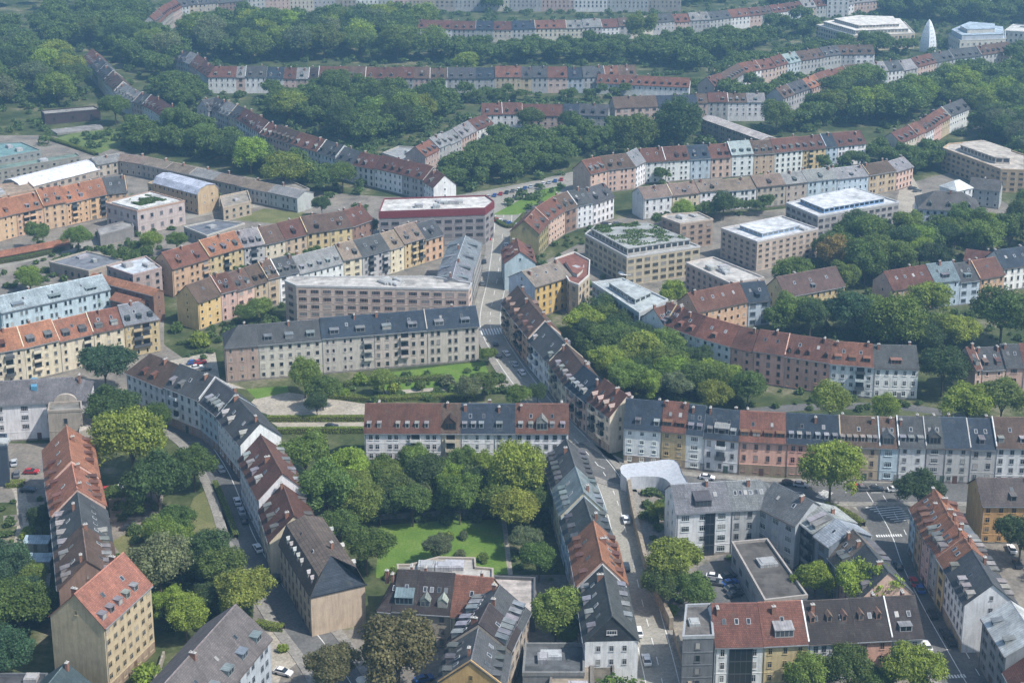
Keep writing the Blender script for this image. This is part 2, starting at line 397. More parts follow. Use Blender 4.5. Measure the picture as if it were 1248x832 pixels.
def house(p0, p1, he, hr, hw, ka=0.0, kb=0.0, wall='w', roof='r', label='', cat='house', group=None, name='terraced_house',
          freeA=True, freeB=True, lod=None, **o):
    """gabled house: ridge above p0-p1; ka / kb shear the two ends where neighbours meet at a bend"""
    p0, p1 = Vector(p0[:2]), Vector(p1[:2])
    mid = (p0 + p1) / 2; d = (p1 - p0); L = d.length; d /= L
    nf_ = Vector((d.y, -d.x))                              # -Y of the local frame
    if nf_.dot(Vector((0, 0)) - mid) * (-1 if o.get('flip') else 1) < 0:
        d = -d; ka, kb = kb, ka; freeA, freeB = freeB, freeA
        if o.get('hip') in ('A', 'B'): o['hip'] = 'B' if o['hip'] == 'A' else 'A'
    rz = math.atan2(d.y, d.x)
    root = empty(name, (mid.x, mid.y, o.get('z0', 0.0)), rz); tag(root, label, cat, group)
    s = pix((mid.x, mid.y, he * .5))[2]
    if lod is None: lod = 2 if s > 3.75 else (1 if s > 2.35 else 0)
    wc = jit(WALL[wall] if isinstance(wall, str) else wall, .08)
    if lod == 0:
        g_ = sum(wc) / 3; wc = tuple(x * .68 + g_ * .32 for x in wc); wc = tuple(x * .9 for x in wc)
    rc = jit(ROOF[roof] if isinstance(roof, str) else roof, .12)
    rise = hr - he
    xa = lambda y: -L / 2 + ka * y + (0.0 if freeA else 0.012)
    xb = lambda y: L / 2 + kb * y - (0.0 if freeB else 0.012)
    hip = o.get('hip', ''); ha = hw * .8 if hip in ('A', 'AB') else 0.0; hb = hw * .8 if hip in ('B', 'AB') else 0.0
    if o.get('mans'):
        mr = o['mans']; prof = [(hw, he), (hw * .70, he + rise * mr), (0, hr)]
    else: prof = [(hw, he), (0, hr)]
    def roofz(y):
        y = abs(y)
        for (y0, z0), (y1, z1) in zip(prof, prof[1:]):
            if y <= y0 + 1e-6 and y >= y1 - 1e-6: return z0 + (z1 - z0) * (y0 - y) / (y0 - y1)
        return he
    # walls
    b = MB()
    for sgn in (-1, 1):
        f = [(xa(sgn * hw), sgn * hw, 0), (xb(sgn * hw), sgn * hw, 0), (xb(sgn * hw), sgn * hw, he), (xa(sgn * hw), sgn * hw, he)]
        b.face(f if sgn < 0 else f[::-1])
    for xf, hipped, flip in ((xa, ha, True), (xb, hb, False)):
        pts = [(xf(-hw), -hw, 0), (xf(hw), hw, 0)] + [(xf(y), y, z) for y, z in prof] + [(xf(-y), -y, z) for y, z in prof[-2::-1]]
        if hipped: pts = [(xf(-hw), -hw, 0), (xf(hw), hw, 0), (xf(hw), hw, he), (xf(-hw), -hw, he)]
        if o.get('gcol') and not hipped and (freeA if flip else freeB):
            gb = MB(); gb.face(pts[::-1] if flip else pts); gb.build('gable_wall', M['wall'], root, jit(o['gcol'], .05))
        else: b.face(pts[::-1] if flip else pts)
    if o.get('fire'):                                         # gable parapets standing above the tiles
        for e in o['fire']:
            xf, sg = (xa, 1) if e == 'A' else (xb, -1)
            pr = [(-y, z) for y, z in prof] + [(y, z) for y, z in prof[-2::-1]]
            for (y0, z0), (y1, z1) in zip(pr, pr[1:]):
                q = [(xf(y0), y0), (xf(y0) + sg * .32, y0), (xf(y1) + sg * .32, y1), (xf(y1), y1)]
                zz = [z0, z0, z1, z1]; i = len(b.v)
                b.v += [(p[0], p[1], z - .1) for p, z in zip(q, zz)] + [(p[0], p[1], z + .5) for p, z in zip(q, zz)]
                fs = [(0, 1, 5, 4), (1, 2, 6, 5), (2, 3, 7, 6), (3, 0, 4, 7), (4, 5, 6, 7)]
                b.f += [tuple(i + k for k in ff) for ff in fs]; b.m += [0] * 5
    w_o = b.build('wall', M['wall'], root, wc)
    # roof
    b = MB(); th = .24; up = th + .015
    ov = .45; va = .25 if freeA else 0; vb = .25 if freeB else 0
    for sgn in (-1, 1):
        for k, ((y0, z0), (y1, z1)) in enumerate(zip(prof, prof[1:])):
            if k == 0:
                sl = (z1 - z0) / (y0 - y1); ye, ze = y0 + ov, z0 - sl * ov
                if sl > 1.4: ye, ze = y0 + .2, z0 - .2 * sl
            else: ye, ze = y0, z0
            last = (k == len(prof) - 2)
            a0, b0 = xa(sgn * ye) - va, xb(sgn * ye) + vb
            a1, b1 = xa(sgn * y1) - va + (ha if last else 0), xb(sgn * y1) + vb - (hb if last else 0)
            q = [(a0, sgn * ye, ze + up), (b0, sgn * ye, ze + up), (b1, sgn * y1, z1 + up), (a1, sgn * y1, z1 + up)]
            b.slab(q if sgn < 0 else q[::-1], th)
    for h_, xf, sg, vv in ((ha, xa, 1, va), (hb, xb, -1, vb)):
        if h_:
            sl = rise / hw; ye, ze = hw + ov, he - sl * ov
            q = [(xf(0) - sg * .3, -ye, ze + up), (xf(0) - sg * .3, ye, ze + up), (xf(0) + sg * h_ - sg * vv, 0, hr + up + .01)]
            if o.get('hipcol'):
                hb_ = MB(); hb_.slab(q if sg < 0 else q[::-1], th); hb_.build('roof_hip', M['roof'], root, o['hipcol'])
            else: b.slab(q if sg < 0 else q[::-1], th)
    b.build('roof', M['metal'] if roof in ('z', 'l', 't') else M['roof'], root, rc)
    if lod >= 1 and not o.get('mans'):
        rb = MB(); y_ = .16
        rb.slab([(xa(0) + ha - va, -y_, hr + up - .06), (xb(0) - hb + vb, -y_, hr + up - .06), (xb(0) - hb + vb, 0, hr + up + .1), (xa(0) + ha - va, 0, hr + up + .1)], .12)
        rb.slab([(xa(0) + ha - va, 0, hr + up + .1), (xb(0) - hb + vb, 0, hr + up + .1), (xb(0) - hb + vb, y_, hr + up - .06), (xa(0) + ha - va, y_, hr + up - .06)], .12)
        rb.build('ridge_cap', M['roof'], root, jit(tuple(min(.6, x * 1.7 + .02) for x in rc), .1))
        sl = (prof[0][1] - prof[1][1]) / (prof[0][0] - prof[1][0]); ye = hw + ov; ze = he + up + sl * ov
        gb = MB()
        gb.box(xa(-ye), xb(-ye), -ye - .16, -ye - .005, ze - .3, ze - .1, 0, bottom=True)
        if L > 5:
            gb.cyl((xa(-hw) + .35, -hw - .1, .1), (xa(-hw) + .35, -hw - .1, ze - .3), .07, .07, 6, 0)
        gb.build('gutter', M['trim'], root, random.choice([(.16, .17, .18), (.25, .26, .27), (.12, .1, .09)]))
    # visible faces
    def facing(lx, ly):
        wx = d.x * lx - d.y * ly; wy = d.y * lx + d.x * ly
        v = -mid.normalized()
        return wx * v.x + wy * v.y
    fh = 3.0 if he > 5 else 2.7
    nf = max(2, round((he - .4) / fh)) if he > 5 else 1
    fh = (he - .45) / nf
    fk = random.random()
    fcol = jit(tuple(x * (.72 if fk < .5 else (.45 if fk < .8 else 1.05)) for x in wc), .12)
    bal = o.get('bal', ()); shop = o.get('shop', False)
    spacing = o.get('sp', 2.75 if lod else 3.0) * random.uniform(.92, 1.1)
    wvar = random.choice([1.0, 1.1, 1.2, 1.3]); hvar = random.choice([.5, .54, .58])
    nwin = 0
    for sgn, on in ((-1, True), (1, facing(0, 1) > .03 or o.get('bothw'))):
        if not on: continue
        y = sgn * hw; x0, x1 = xa(y), xb(y); W = x1 - x0
        nb = max(1, int((W - .5) / spacing))
        if nb * nf > 96: nb = max(1, int(96 / nf))
        wid = o.get('ww', wvar if W / nb < 4 else 2.1); hgt = min(1.75, fh * hvar)
        paired = nb >= 4 and random.random() < .35 and lod
        for i in range(nb):
            x = x0 + W * (i + .5) / nb
            if paired: x += (.45 if i % 2 == 0 else -.45) if not (nb % 2 and i == nb - 1) else 0
            isb = sgn < 0 and (i - nb if (i - nb) in bal else i) in bal
            for k in range(nf):
                if k == 0 and (sgn > 0 or lod == 0 or o.get('noground')): continue
                z = fh * k + fh * .55 + .15
                rzl = 0 if sgn < 0 else math.pi
                if isb and k > 0:
                    link('balcony', balcony_data(), root, jit(wc, .1) if random.random() < .5 else (.08, .085, .09), T(x, y - .01 * -sgn, z, rzl)); continue
                w_ = wid * (1.0 if not (k == 0 and shop) else 1.6)
                add_window(root, T(x, y, z, rzl), round(w_, 2), round(hgt, 1), lod, fcol); nwin += 1
        if sgn < 0 and lod >= 1:
            # plinth / ground floor band and door
            if o.get('plinth', True):
                pb = MB(); ph = fh * .98 if (o.get('plinth') == 'full') else .55
                pb.box(x0 + .02, x1 - .02, y - .035, y + .02, 0, ph, 0)
                pb.build('plinth', M['wall'], root, jit((.30, .23, .17) if o.get('plinth') == 'full' else (.22, .2, .18), .15))
            cb = MB(); cb.box(x0 + .02, x1 - .02, y - .16, y + .02, he - .42, he - .16, 0, bottom=True)
            cb.build('cornice', M['wall'], root, jit(tuple(min(.7, c * 1.12) for c in wc), .05))
            if lod >= 2:
                for zz in [fh * k_ + .02 for k_ in range(1, nf)][:1 if not o.get('bands') else 9]:
                    sb = MB(); sb.box(x0 + .03, x1 - .03, y - .07, y + .02, zz - .09, zz + .09, 0, bottom=True)
                    sb.build('string_course', M['wall'], root, jit(tuple(min(.7, c * 1.1) for c in wc), .05))
                db = MB(); dx = x0 + W * (.5 if nb % 2 == 0 else .5) + (0 if nb % 2 == 0 else W / nb / 2)
                db.box(dx - .65, dx + .65, y - .07, y + .02, 0, 2.35, 0)
                db.build('door', M['trim'], root, random.choice([(.12, .07, .04), (.05, .08, .06), (.2, .2, .2), (.10, .05, .04)]))
    # gables
    if o.get('gw', True):
        for xf, free, sg, hh in ((xa, freeA, -1, ha), (xb, freeB, 1, hb)):
            if not free or facing(sg, 0) < .03: continue
            n_ = o.get('gn', random.choice([1, 2, 0, 2]) if lod else 1)
            for i in range(n_):
                y = hw * ((i + .5) / n_ * 2 - 1) * .75
                for k in range(1, nf):
                    add_window(root, T(xf(y), y, fh * k + fh * .55 + .15, math.pi / 2 * sg), .95, 1.4, lod, fcol); nwin += 1
            if lod and not hh and rise > 3:
                add_window(root, T(xf(0), 0, he + rise * .32, math.pi / 2 * sg), .7, 1.1, lod, fcol)
    # roof furniture
    W = L
    tanp = (prof[1][1] - prof[0][1]) / (prof[0][0] - prof[1][0])
    def slope_items(n, t, sgn, fn, x_lo=.0, x_hi=1.0):
        for i in range(n):
            y = sgn * hw * (1 - t); x0, x1 = xa(y) + ha * t, xb(y) - hb * t
            u = x_lo + (x_hi - x_lo) * (i + .5) / n
            fn(x0 + (x1 - x0) * u + random.uniform(-.12, .12), y, roofz(y) + up, 0 if sgn < 0 else math.pi)
    dcol = o.get('dc') or random.choice([jit(rc, .25), jit(rc, .25), (.3, .3, .3), (.24, .23, .22)])
    def put_dormer(kind, w, h):
        def f(x, y, z, rzl):
            if w < 2 and random.random() < .12: return
            link('dormer', dormer_data(kind, w, h, tanp, True), root, jit(tuple(c * .5 for c in dcol), .25), T(x, y, z - .05, rzl))
        return f
    def put_sky(x, y, z, rzl):
        link('skylight', skylight_data(), root, random.choice([(.3, .31, .33), (.12, .12, .12), (.4, .41, .42)]), T(x, y, z, rzl, math.atan(tanp if not o.get('mans') else tanp)))
    nd = o.get('d'); 
    if nd is None: nd = max(1, int(L / 3.6)) if lod >= 1 else max(1, int(L / 5))
    dk = o.get('dk') or random.choice(['s', 'g', 'f', 's'])
    dt = o.get('dt', .12)
    dh = 1.5 if rise > 4 else 1.1
    if o.get('clad'):
        xf, sg = (xa, -1) if facing(-1, 0) > .03 and freeA else (xb, 1)
        cb = MB(); e = sg * .05
        P3 = [(xf(-hw) + e, -hw, he + .02), (xf(hw) + e, hw, he + .02), (xf(0) + e, 0, hr + .02)]
        cb.face(P3); cb.face([(p[0] - e, p[1], p[2]) for p in P3][::-1])
        for k in range(3):
            p, q = P3[k], P3[(k + 1) % 3]; cb.face([p, (p[0] - e, p[1], p[2]), (q[0] - e, q[1], q[2]), q])
        cb.build('gable_cladding', M['roof'], root, o['clad'])
        add_window(root, T(xf(0) + e, 0, he + 2.2, math.pi / 2 * sg), 2.2, 1.1, lod, (.4, .4, .4))
    for zf, zw in o.get('glaz', ()):                         # tall glazed bays
        gx = xa(-hw) + (xb(-hw) - xa(-hw)) * zf; gb = MB(); zt = he - .5
        gb.box(gx - zw / 2, gx + zw / 2, -hw - .25, -hw + .02, .1, zt, 0)
        for k in range(nf):
            z0_ = .25 + (zt - .2) * k / nf; z1_ = z0_ + (zt - .2) / nf - .35; m_ = max(2, int(zw / 1.2))
            for j in range(m_):
                u0 = gx - zw / 2 + .1 + (zw - .2) * j / m_; u1 = u0 + (zw - .2) / m_ - .1
                gb.face([(u0, -hw - .26, z0_), (u1, -hw - .26, z0_), (u1, -hw - .26, z1_), (u0, -hw - .26, z1_)], 1)
        gb.build('glazed_bay', [M['trim'], M['darkglass']], root, (.05, .055, .06))
    if nd > 0: slope_items(nd, dt, -1, put_dormer(dk, o.get('dw', 1.5), dh))
    back_vis = mid.length > 0 and (hw * 2) * math.tan(math.radians(20)) > 0
    if o.get('D'): slope_items(o['D'], dt, 1, put_dormer(dk, o.get('dw', 1.5), dh))
    ns = o.get('s', random.choice([0, 1, 2, 2]) if lod else random.choice([0, 1]))
    if ns: slope_items(ns, .55, -1, put_sky, .1, .9)
    if o.get('S'): slope_items(o['S'], .5, 1, put_sky, .1, .9)
    if o.get('T'):                                           # big gabled dormer
        slope_items(o['T'], .05, -1, put_dormer('g', 3.2, 2.4))
    if o.get('Wd'):                                          # wide roof loggia
        slope_items(o['Wd'], .12, -1, put_dormer('s', 4.2, 1.9))
    nc = o.get('c', random.choice([1, 1, 2]) if lod else 1)
    for i in range(nc):
        y = random.choice([-1, 1]) * random.uniform(.5, hw * .3)
        x = random.uniform(-.45, .45) * (L - 1.5)
        if nc == 2: x = (-.42 if i == 0 else .42) * (L - 1.2)
        link('chimney', chimney_data(random.randrange(3)), root, (.4, .38, .35), T(x, y, roofz(y) + .1))
    _fn = Vector((d.y, -d.x))
    for u in (-.33, 0, .33):
        q = mid + d * (L * u) + _fn * hw; VIEWPTS.append(pix((q.x, q.y, he * .6))[:2] + (q.y,)); VIEWPTS.append(pix((q.x, q.y, he + .5))[:2] + (q.y,))
    FOOT.append(([tuple((mid + d * x + Vector((-d.y, d.x)) * y)) for x, y in ((-L / 2, -hw), (L / 2, -hw), (L / 2, hw), (-L / 2, hw))]))
    N_STAT['house'] += 1
    return root

def cname(c, table, names):
    if isinstance(c, str): return names[c]
    return names[min(table, key=lambda k: sum((a - b) ** 2 for a, b in zip(table[k], c)))]

def row(desc, ridge, he, hr, hw, specs, axis='x', lod=None, hj=.25, closeA=False, closeB=False, **common):
    """a terrace. ridge: surveyed ridge polyline (photograph), specs: [(end coordinate along axis, wall, roof, options)]"""
    ax = 0 if axis == 'x' else 1
    pts = [(Vector(p[:2]), G(p[0], p[1], hr).to_2d()) for p in ridge]
    def at(c):
        for (a, A), (b, B) in zip(pts, pts[1:]):
            lo, hi = sorted((a[ax], b[ax]))
            if lo - 1e-6 <= c <= hi + 1e-6 or (b is pts[-1][0]):
                t = (c - a[ax]) / (b[ax] - a[ax]); q = a.lerp(b, t); return G(q.x, q.y, hr).to_2d()
    cs = [ridge[0][ax]] + [s[0] for s in specs]
    P = [at(c) for c in cs]
    # mitre slopes
    dirs = [(P[i + 1] - P[i]).normalized() for i in range(len(specs))]
    def slope(i, joint):
        if joint == 0 or joint == len(specs): return 0.0
        m = (dirs[joint - 1] + dirs[joint]).normalized(); m = Vector((-m.y, m.x))
        dd = dirs[i]; nn = Vector((-dd.y, dd.x))
        mx, my = m.dot(dd), m.dot(nn)
        return max(-.8, min(.8, mx / my))
    order = list(range(len(specs)))
    horizontal = ax == 0
    if not horizontal and P[0].y < P[-1].y: order = order[::-1]
    if horizontal and ridge[0][0] > ridge[-1][0]: order = order[::-1]
    rank = {k: r for r, k in enumerate(order)}
    out = []
    for i, sp in enumerate(specs):
        o = dict(common); o.update(sp[3] if len(sp) > 3 else {})
        dh = o.pop('dh', random.uniform(-hj, hj) * 2.3)
        if 'fire' not in o and i > 0 and random.random() < .3: o['fire'] = 'A'
        L = (P[i + 1] - P[i]).length
        where = 'from left in' if horizontal else 'from far end of'
        lab = '%s house with %s roof, %s %s %s' % (cname(sp[1], WALL, WNAME), cname(sp[2], ROOF, RNAME), ordw(rank[i]), where, desc)
        lab = o.pop('label', lab)
        out.append(house(P[i], P[i + 1], he + dh, hr + dh + random.uniform(-hj, hj) * .4, hw, slope(i, i), slope(i, i + 1), sp[1], sp[2], lab,
                         group='houses of ' + desc if len(specs) > 1 else None, freeA=(i == 0 and not closeA) or o.pop('fa', False), freeB=(i == len(specs) - 1 and not closeB) or o.pop('fb', False), lod=lod, **o))
    return out

# ------------------------------------------------------------------ flat roofed blocks
def block(label, corners, h, wall='w', roofc=(.4, .4, .4), name='office_building', cat='building', band=True, fl=None, parapet=.5, rim=None,
          lod=None, windows=True, skipfloor0=False, units=2, ww=1.5, sp=3.0, world=False, z0=0.0, pent=None, group=None, wh=None, roofm='flatroof', fascia=None, plant=False):
    P = [Vector(c) if world else G(c[0], c[1], h + z0).to_2d() for c in corners]
    P = [Vector((p[0], p[1])) for p in P]
    a = sum(P[i].x * P[(i + 1) % len(P)].y - P[(i + 1) % len(P)].x * P[i].y for i in range(len(P)))
    if a < 0: P = P[::-1]
    c = sum(P, Vector((0, 0))) / len(P)
    s = pix((c.x, c.y, h / 2))[2]
    if lod is None: lod = 2 if s > 3.75 else (1 if s > 2.35 else 0)
    root = empty(name, (c.x, c.y, z0)); tag(root, label, cat, group)
    Q = [p - c for p in P]; n = len(Q)
    wc = jit(WALL[wall] if isinstance(wall, str) else wall, .05)
    b = MB()
    for i in range(n):
        p, q = Q[i], Q[(i + 1) % n]; b.face([(p.x, p.y, 0), (q.x, q.y, 0), (q.x, q.y, h), (p.x, p.y, h)])
    b.build('wall', M['wall'], root, wc)
    # roof deck and parapet
    b = MB(); b.prism([(q.x * .999, q.y * .999) for q in Q], h - .3, h - .08)
    b.build('roof', M[roofm], root, roofc)
    b = MB()
    ins = []
    for i in range(n):
        p0, p1, p2 = Q[i - 1], Q[i], Q[(i + 1) % n]
        d1, d2 = (p1 - p0).normalized(), (p2 - p1).normalized()
        n1, n2 = Vector((-d1.y, d1.x)), Vector((-d2.y, d2.x)); m = (n1 + n2); m = m / max(.3, m.dot(n1)); ins.append((p1, m))
    out_, t_ = (.12, .35)
    for i in range(n):
        (p, mp), (q, mq) = ins[i], ins[(i + 1) % n]
        o0, o1, i0, i1 = p - mp * out_, q - mq * out_, p + mp * t_, q + mq * t_
        k = len(b.v)
        for z in (h - .25, h + parapet): b.v += [(o0.x, o0.y, z), (o1.x, o1.y, z), (i1.x, i1.y, z), (i0.x, i0.y, z)]
        fs = [(0, 1, 5, 4), (2, 3, 7, 6), (4, 5, 6, 7), (3, 2, 1, 0)]
        b.f += [tuple(k + x for x in f) for f in fs]; b.m += [0] * 4
    b.build('parapet', M['trim'] if rim else M['wall'], root, rim or jit(wc, .05))
    if fascia:
        b = MB()
        for i in range(n):
            (p, mp), (q, mq) = ins[i], ins[(i + 1) % n]
            o0, o1 = p - mp * .2, q - mq * .2; i0, i1 = p - mp * .01, q - mq * .01; k = len(b.v)
            for z in (h - fascia[1], h - .26): b.v += [(o0.x, o0.y, z), (o1.x, o1.y, z), (i1.x, i1.y, z), (i0.x, i0.y, z)]
            b.f += [tuple(k + x for x in f) for f in [(0, 1, 5, 4), (4, 5, 6, 7), (3, 2, 1, 0)]]; b.m += [0] * 3
        b.build('fascia', M['trim'], root, fascia[0])
    nf = fl or max(1, round(h / 3.3)); fh = (h - .6) / nf
    fcol = jit(tuple(x * .7 for x in wc), .2)
    cnt = 0
    if windows:
        for i in range(n):
            p, q = Q[i], Q[(i + 1) % n]; e = q - p; L = e.length
            if L < 3: continue
            e = e / L; nrm = Vector((e.y, -e.x)); mid = c + (p + q) / 2
            if nrm.dot(-mid.normalized()) < .04: continue
            rz = math.atan2(e.y, e.x)
            nb = max(1, int((L - .8) / sp))
            for k in range(1 if skipfloor0 else 0, nf):
                z = fh * k + fh * .55
                for j in range(nb):
                    u = L * (j + .5) / nb; pos = p + e * u
                    if cnt >= 100: break
                    cnt += 1
                    add_window(root, T(pos.x, pos.y, z, rz), round(min(ww, L / nb * .8), 1), round(wh or min(1.9, fh * .56), 1), min(lod, 1), fcol)
                if band and lod >= 1:
                    bb = MB(); m0, m1 = p + e * .05, q - e * .05
                    o0, o1 = m0 + nrm * .09, m1 + nrm * .09; zz = fh * k + .12; kk = len(bb.v)
                    for z_ in (zz - .12, zz + .12): bb.v += [(o0.x, o0.y, z_), (o1.x, o1.y, z_), (m1.x, m1.y, z_), (m0.x, m0.y, z_)]
                    bb.f += [tuple(kk + x for x in f) for f in [(0, 1, 5, 4), (4, 5, 6, 7), (3, 2, 1, 0), (1, 2, 6, 5), (3, 0, 4, 7)]]; bb.m += [0] * 5
                    bb.build('string_course', M['wall'], root, jit(tuple(min(.7, x * 1.1) for x in wc), .05))
    for i in range(units):
        w = np.random.default_rng(int(abs(c.x * 7 + c.y * 3)) + i)
        a_ = w.dirichlet([1.2] * n); pos = sum((Q[k] * a_[k] for k in range(n)), Vector((0, 0))) * .75
        b = MB(); sx, sy, sz = w.uniform(.8, 2.4), w.uniform(.8, 2), w.uniform(.5, 1.4)
        b.box(-sx, sx, -sy, sy, -.1, sz, 0); b.box(-sx * .7, sx * .7, -sy * .7, sy * .7, sz, sz + .15, 1)
        e = (Q[1] - Q[0]); b.build('rooftop_unit', [M['metal'], M['trim']], root, jit((.36, .36, .36), .12), T(pos.x, pos.y, h, math.atan2(e.y, e.x)))
    ptop = h - .08
    for sc, ph, col in (([pent] if isinstance(pent, tuple) else pent) or []):
        b = MB(); b.prism([(q.x * sc, q.y * sc) for q in Q], ptop, ptop + ph)
        b.build('penthouse', M['wall'], root, col)
        b = MB(); b.prism([(q.x * (sc + .012), q.y * (sc + .012)) for q in Q], ptop + ph + .002, ptop + ph + .22)
        b.build('penthouse_roof', M[roofm], root, roofc)
        if lod >= 1 and ph > 1.5:
            wb = MB()
            for i in range(n):
                p, q = Q[i] * sc, Q[(i + 1) % n] * sc; e = q - p; L = e.length
                if L < 4: continue
                e = e / L; nn = Vector((e.y, -e.x)) * .03; m_ = max(1, int(L / 2.6))
                for k in range(m_):
                    u0, u1 = p + e * (L * (k + .12) / m_) + nn, p + e * (L * (k + .88) / m_) + nn
                    wb.face([(u0.x, u0.y, ptop + ph * .3), (u1.x, u1.y, ptop + ph * .3), (u1.x, u1.y, ptop + ph * .85), (u0.x, u0.y, ptop + ph * .85)])
            if wb.f: wb.build('attic_glazing', M['glass'], root)
        ptop += ph + .22
    if plant:
        r = np.random.default_rng(3); n_ = 5200; tri = r.integers(1, len(Q) - 1, n_); a_ = r.random(n_) ** .5; b_ = r.random(n_)
        q0 = np.array([Q[0]]); q1 = np.array([Q[k] for k in tri]); q2 = np.array([Q[k + 1] for k in tri])
        xy = q0 * (1 - a_)[:, None] + q1 * (a_ * (1 - b_))[:, None] + q2 * (a_ * b_)[:, None]; xy *= plant
        keep = np.sin(xy[:, 0] * .55 + 1) + np.sin(xy[:, 1] * .8) + np.sin(xy[:, 0] * .21 - xy[:, 1] * .33) > -.5; xy = xy[keep]; n_ = len(xy)
        hh = ptop + .12 + 1.1 * np.abs(np.sin(xy[:, 0] * .4) * np.cos(xy[:, 1] * .5)) * r.random(n_)
        Pp = np.concatenate([xy, hh[:, None]], axis=1); A = r.normal(size=(n_, 3)); A /= np.linalg.norm(A, axis=1)[:, None]; Bq = np.cross(A, r.normal(size=(n_, 3))); Bq /= np.linalg.norm(Bq, axis=1)[:, None]
        link('roof_planting', quads_mesh('roof_planting', np.stack([Pp - A * .32, Pp - Bq * .32, Pp + A * .32, Pp + Bq * .32], axis=1).reshape(-1, 3), M['leaf']), root, (.085, .13, .035))
    FOOT.append([tuple(p) for p in P])
    return root

def quads_mesh(name, V, mat):
    n = len(V) // 4; me = bpy.data.meshes.new(name)
    me.vertices.add(len(V)); me.vertices.foreach_set('co', V.astype(np.float32).ravel())
    me.loops.add(n * 4); me.loops.foreach_set('vertex_index', np.arange(n * 4, dtype=np.int32))
    me.polygons.add(n); me.polygons.foreach_set('loop_start', np.arange(0, n * 4, 4, dtype=np.int32))
    me.materials.append(mat); me.update(calc_edges=True); me.validate(); return me

def poly_prism(name, label, cat, corners, z0, z1, mat, col, top=None, zs=None, group=None, world=False, foot=True):
    """a plain wall-like solid with its own outline"""
    P = [Vector(c) if world else G(c[0], c[1], zs if zs is not None else z1).to_2d() for c in corners]
    c = sum(P, Vector((0, 0))) / len(P)
    b = MB(); b.prism([(p.x - c.x, p.y - c.y) for p in P], 0, z1 - z0, 0, 1)
    o = b.build(name, [M[mat], M[top or mat]], None, col); o.location = (c.x, c.y, z0); tag(o, label, cat, group)
    if foot: FOOT.append([tuple(p) for p in P])
    return o
# ------------------------------------------------------------------ the buildings, from near to far
def h1(label, r0, r1, he, hr, hw, wall, roof, **o):
    return house(G(r0[0], r0[1], hr), G(r1[0], r1[1], hr), he, hr, hw, wall=wall, roof=roof, label=label, **o)

# nearest, bottom of the view
h1('tall tan gable house with orange roof and six pale dormers, at lower left', (91, 724), (150, 674), 17, 23.5, 6.8, (.50, .40, .27), (.27, .12, .082),
   d=6, dk='f', dc=(.42, .42, .42), dt=.1, D=0, s=2, gn=0, c=2, name='apartment_house', plinth='full', sp=2.6)
h1('grey roofed apartment house with glass dormers at the lower left edge', (287, 737), (196, 838), 13, 19.5, 8, (.42, .46, .5), (.14, .13, .125),
   d=5, dk='f', dw=2.4, dc=(.45, .55, .56), s=3, name='apartment_house', c=1)
h1('low dark teal gable house cut off by the lower left edge', (80, 808), (52, 842), 7, 11, 5, 'g', (.045, .065, .07), d=0, s=0, c=1, name='apartment_house')
block('flat dark roofed annex in the bottom left corner', [(-20, 822), (58, 822), (50, 850), (-30, 850)], 6, 'k', (.08, .08, .085), units=1)

row('the orange left edge terrace', [(81.5, 524), (87.5, 566), (94, 596), (100, 640), (106, 685)], 12.5, 18.5, 6.6,
    [(566, 'p', 'o', dict(d=4, D=5, s=3, dc=(.3, .13, .08))), (598, 'p', 'o', dict(d=4, D=4, S=3, dc=(.3, .13, .08), fire='A')),
     (642, 'g', 'd', dict(d=4, D=2, S=5, dc=(.4, .4, .4))), (686, 'n', 'b', dict(d=5, D=5, dc=(.45, .42, .4), S=2, gn=0))], axis='y', hj=.5)

block('stone chapel front with round arched gable beside the orange terrace', [(60, 492), (99, 490), (100, 500), (58, 502)], 12, (.36, .31, .26), (.2, .19, .17), name='chapel', units=0, sp=5, ww=1.2, fl=2)
def chapel_gable():
    root = [o for o in COL.objects if o.name.startswith('chapel')][0]
    p, q = G(60, 492, 12).to_2d(), G(99, 490, 12).to_2d(); c = root.location.to_2d(); d = (q - p).normalized(); m = (p + q) / 2 - c; R = (q - p).length * .36; b = MB(); n = 12; nn = Vector((-d.y, d.x))
    pts = [(m + d * (R * math.cos(math.pi * k / n)), 12.3 + R * .75 * math.sin(math.pi * k / n)) for k in range(n + 1)]
    f = [(x.x, x.y, z) for x, z in pts]; g = [((x + nn * .9).x, (x + nn * .9).y, z) for x, z in pts]
    b.face(f); b.face(g[::-1])
    for k in range(n): b.face([f[k + 1], f[k], g[k], g[k + 1]])
    b.build('arched_gable', M['wall'], root, (.38, .33, .28))
chapel_gable()
poly_prism('chapel_wing', 'low stone wing with pale roof right of the chapel front', 'building', [(99, 512), (114, 510), (114, 520), (96, 526)], 0, 7, 'wall', (.36, .32, .27), 'flatroof')
h1('white building with dark grey roof and glass front, left of the big dark tree', (-14, 466), (109, 459), 12, 16.5, 6.8, 'w', (.12, .12, .125), hip='B', d=0, s=1, name='office_building', noground=True, sp=6)
block('glass fronted stairwell block on the white building at the left edge', [(-14, 494), (46, 493.5), (46, 487), (-14, 487)], 11, (.09, .1, .11), (.3, .31, .32), name='office_building', fl=5, sp=2.0, ww=1.7, units=0)
poly_prism('lift_tower', 'bright blue painted lift shaft between glass front and white wall', 'lift tower', [(37.5, 471), (45, 471), (45, 460), (37.5, 460)], 0, 15.8, 'trim', (.09, .25, .37))
block('dark navy slab building at the far left edge', [(-16, 530), (8, 530), (8, 545), (-16, 545)], 12, (.06, .075, .10), (.05, .06, .075), windows=False, units=1)

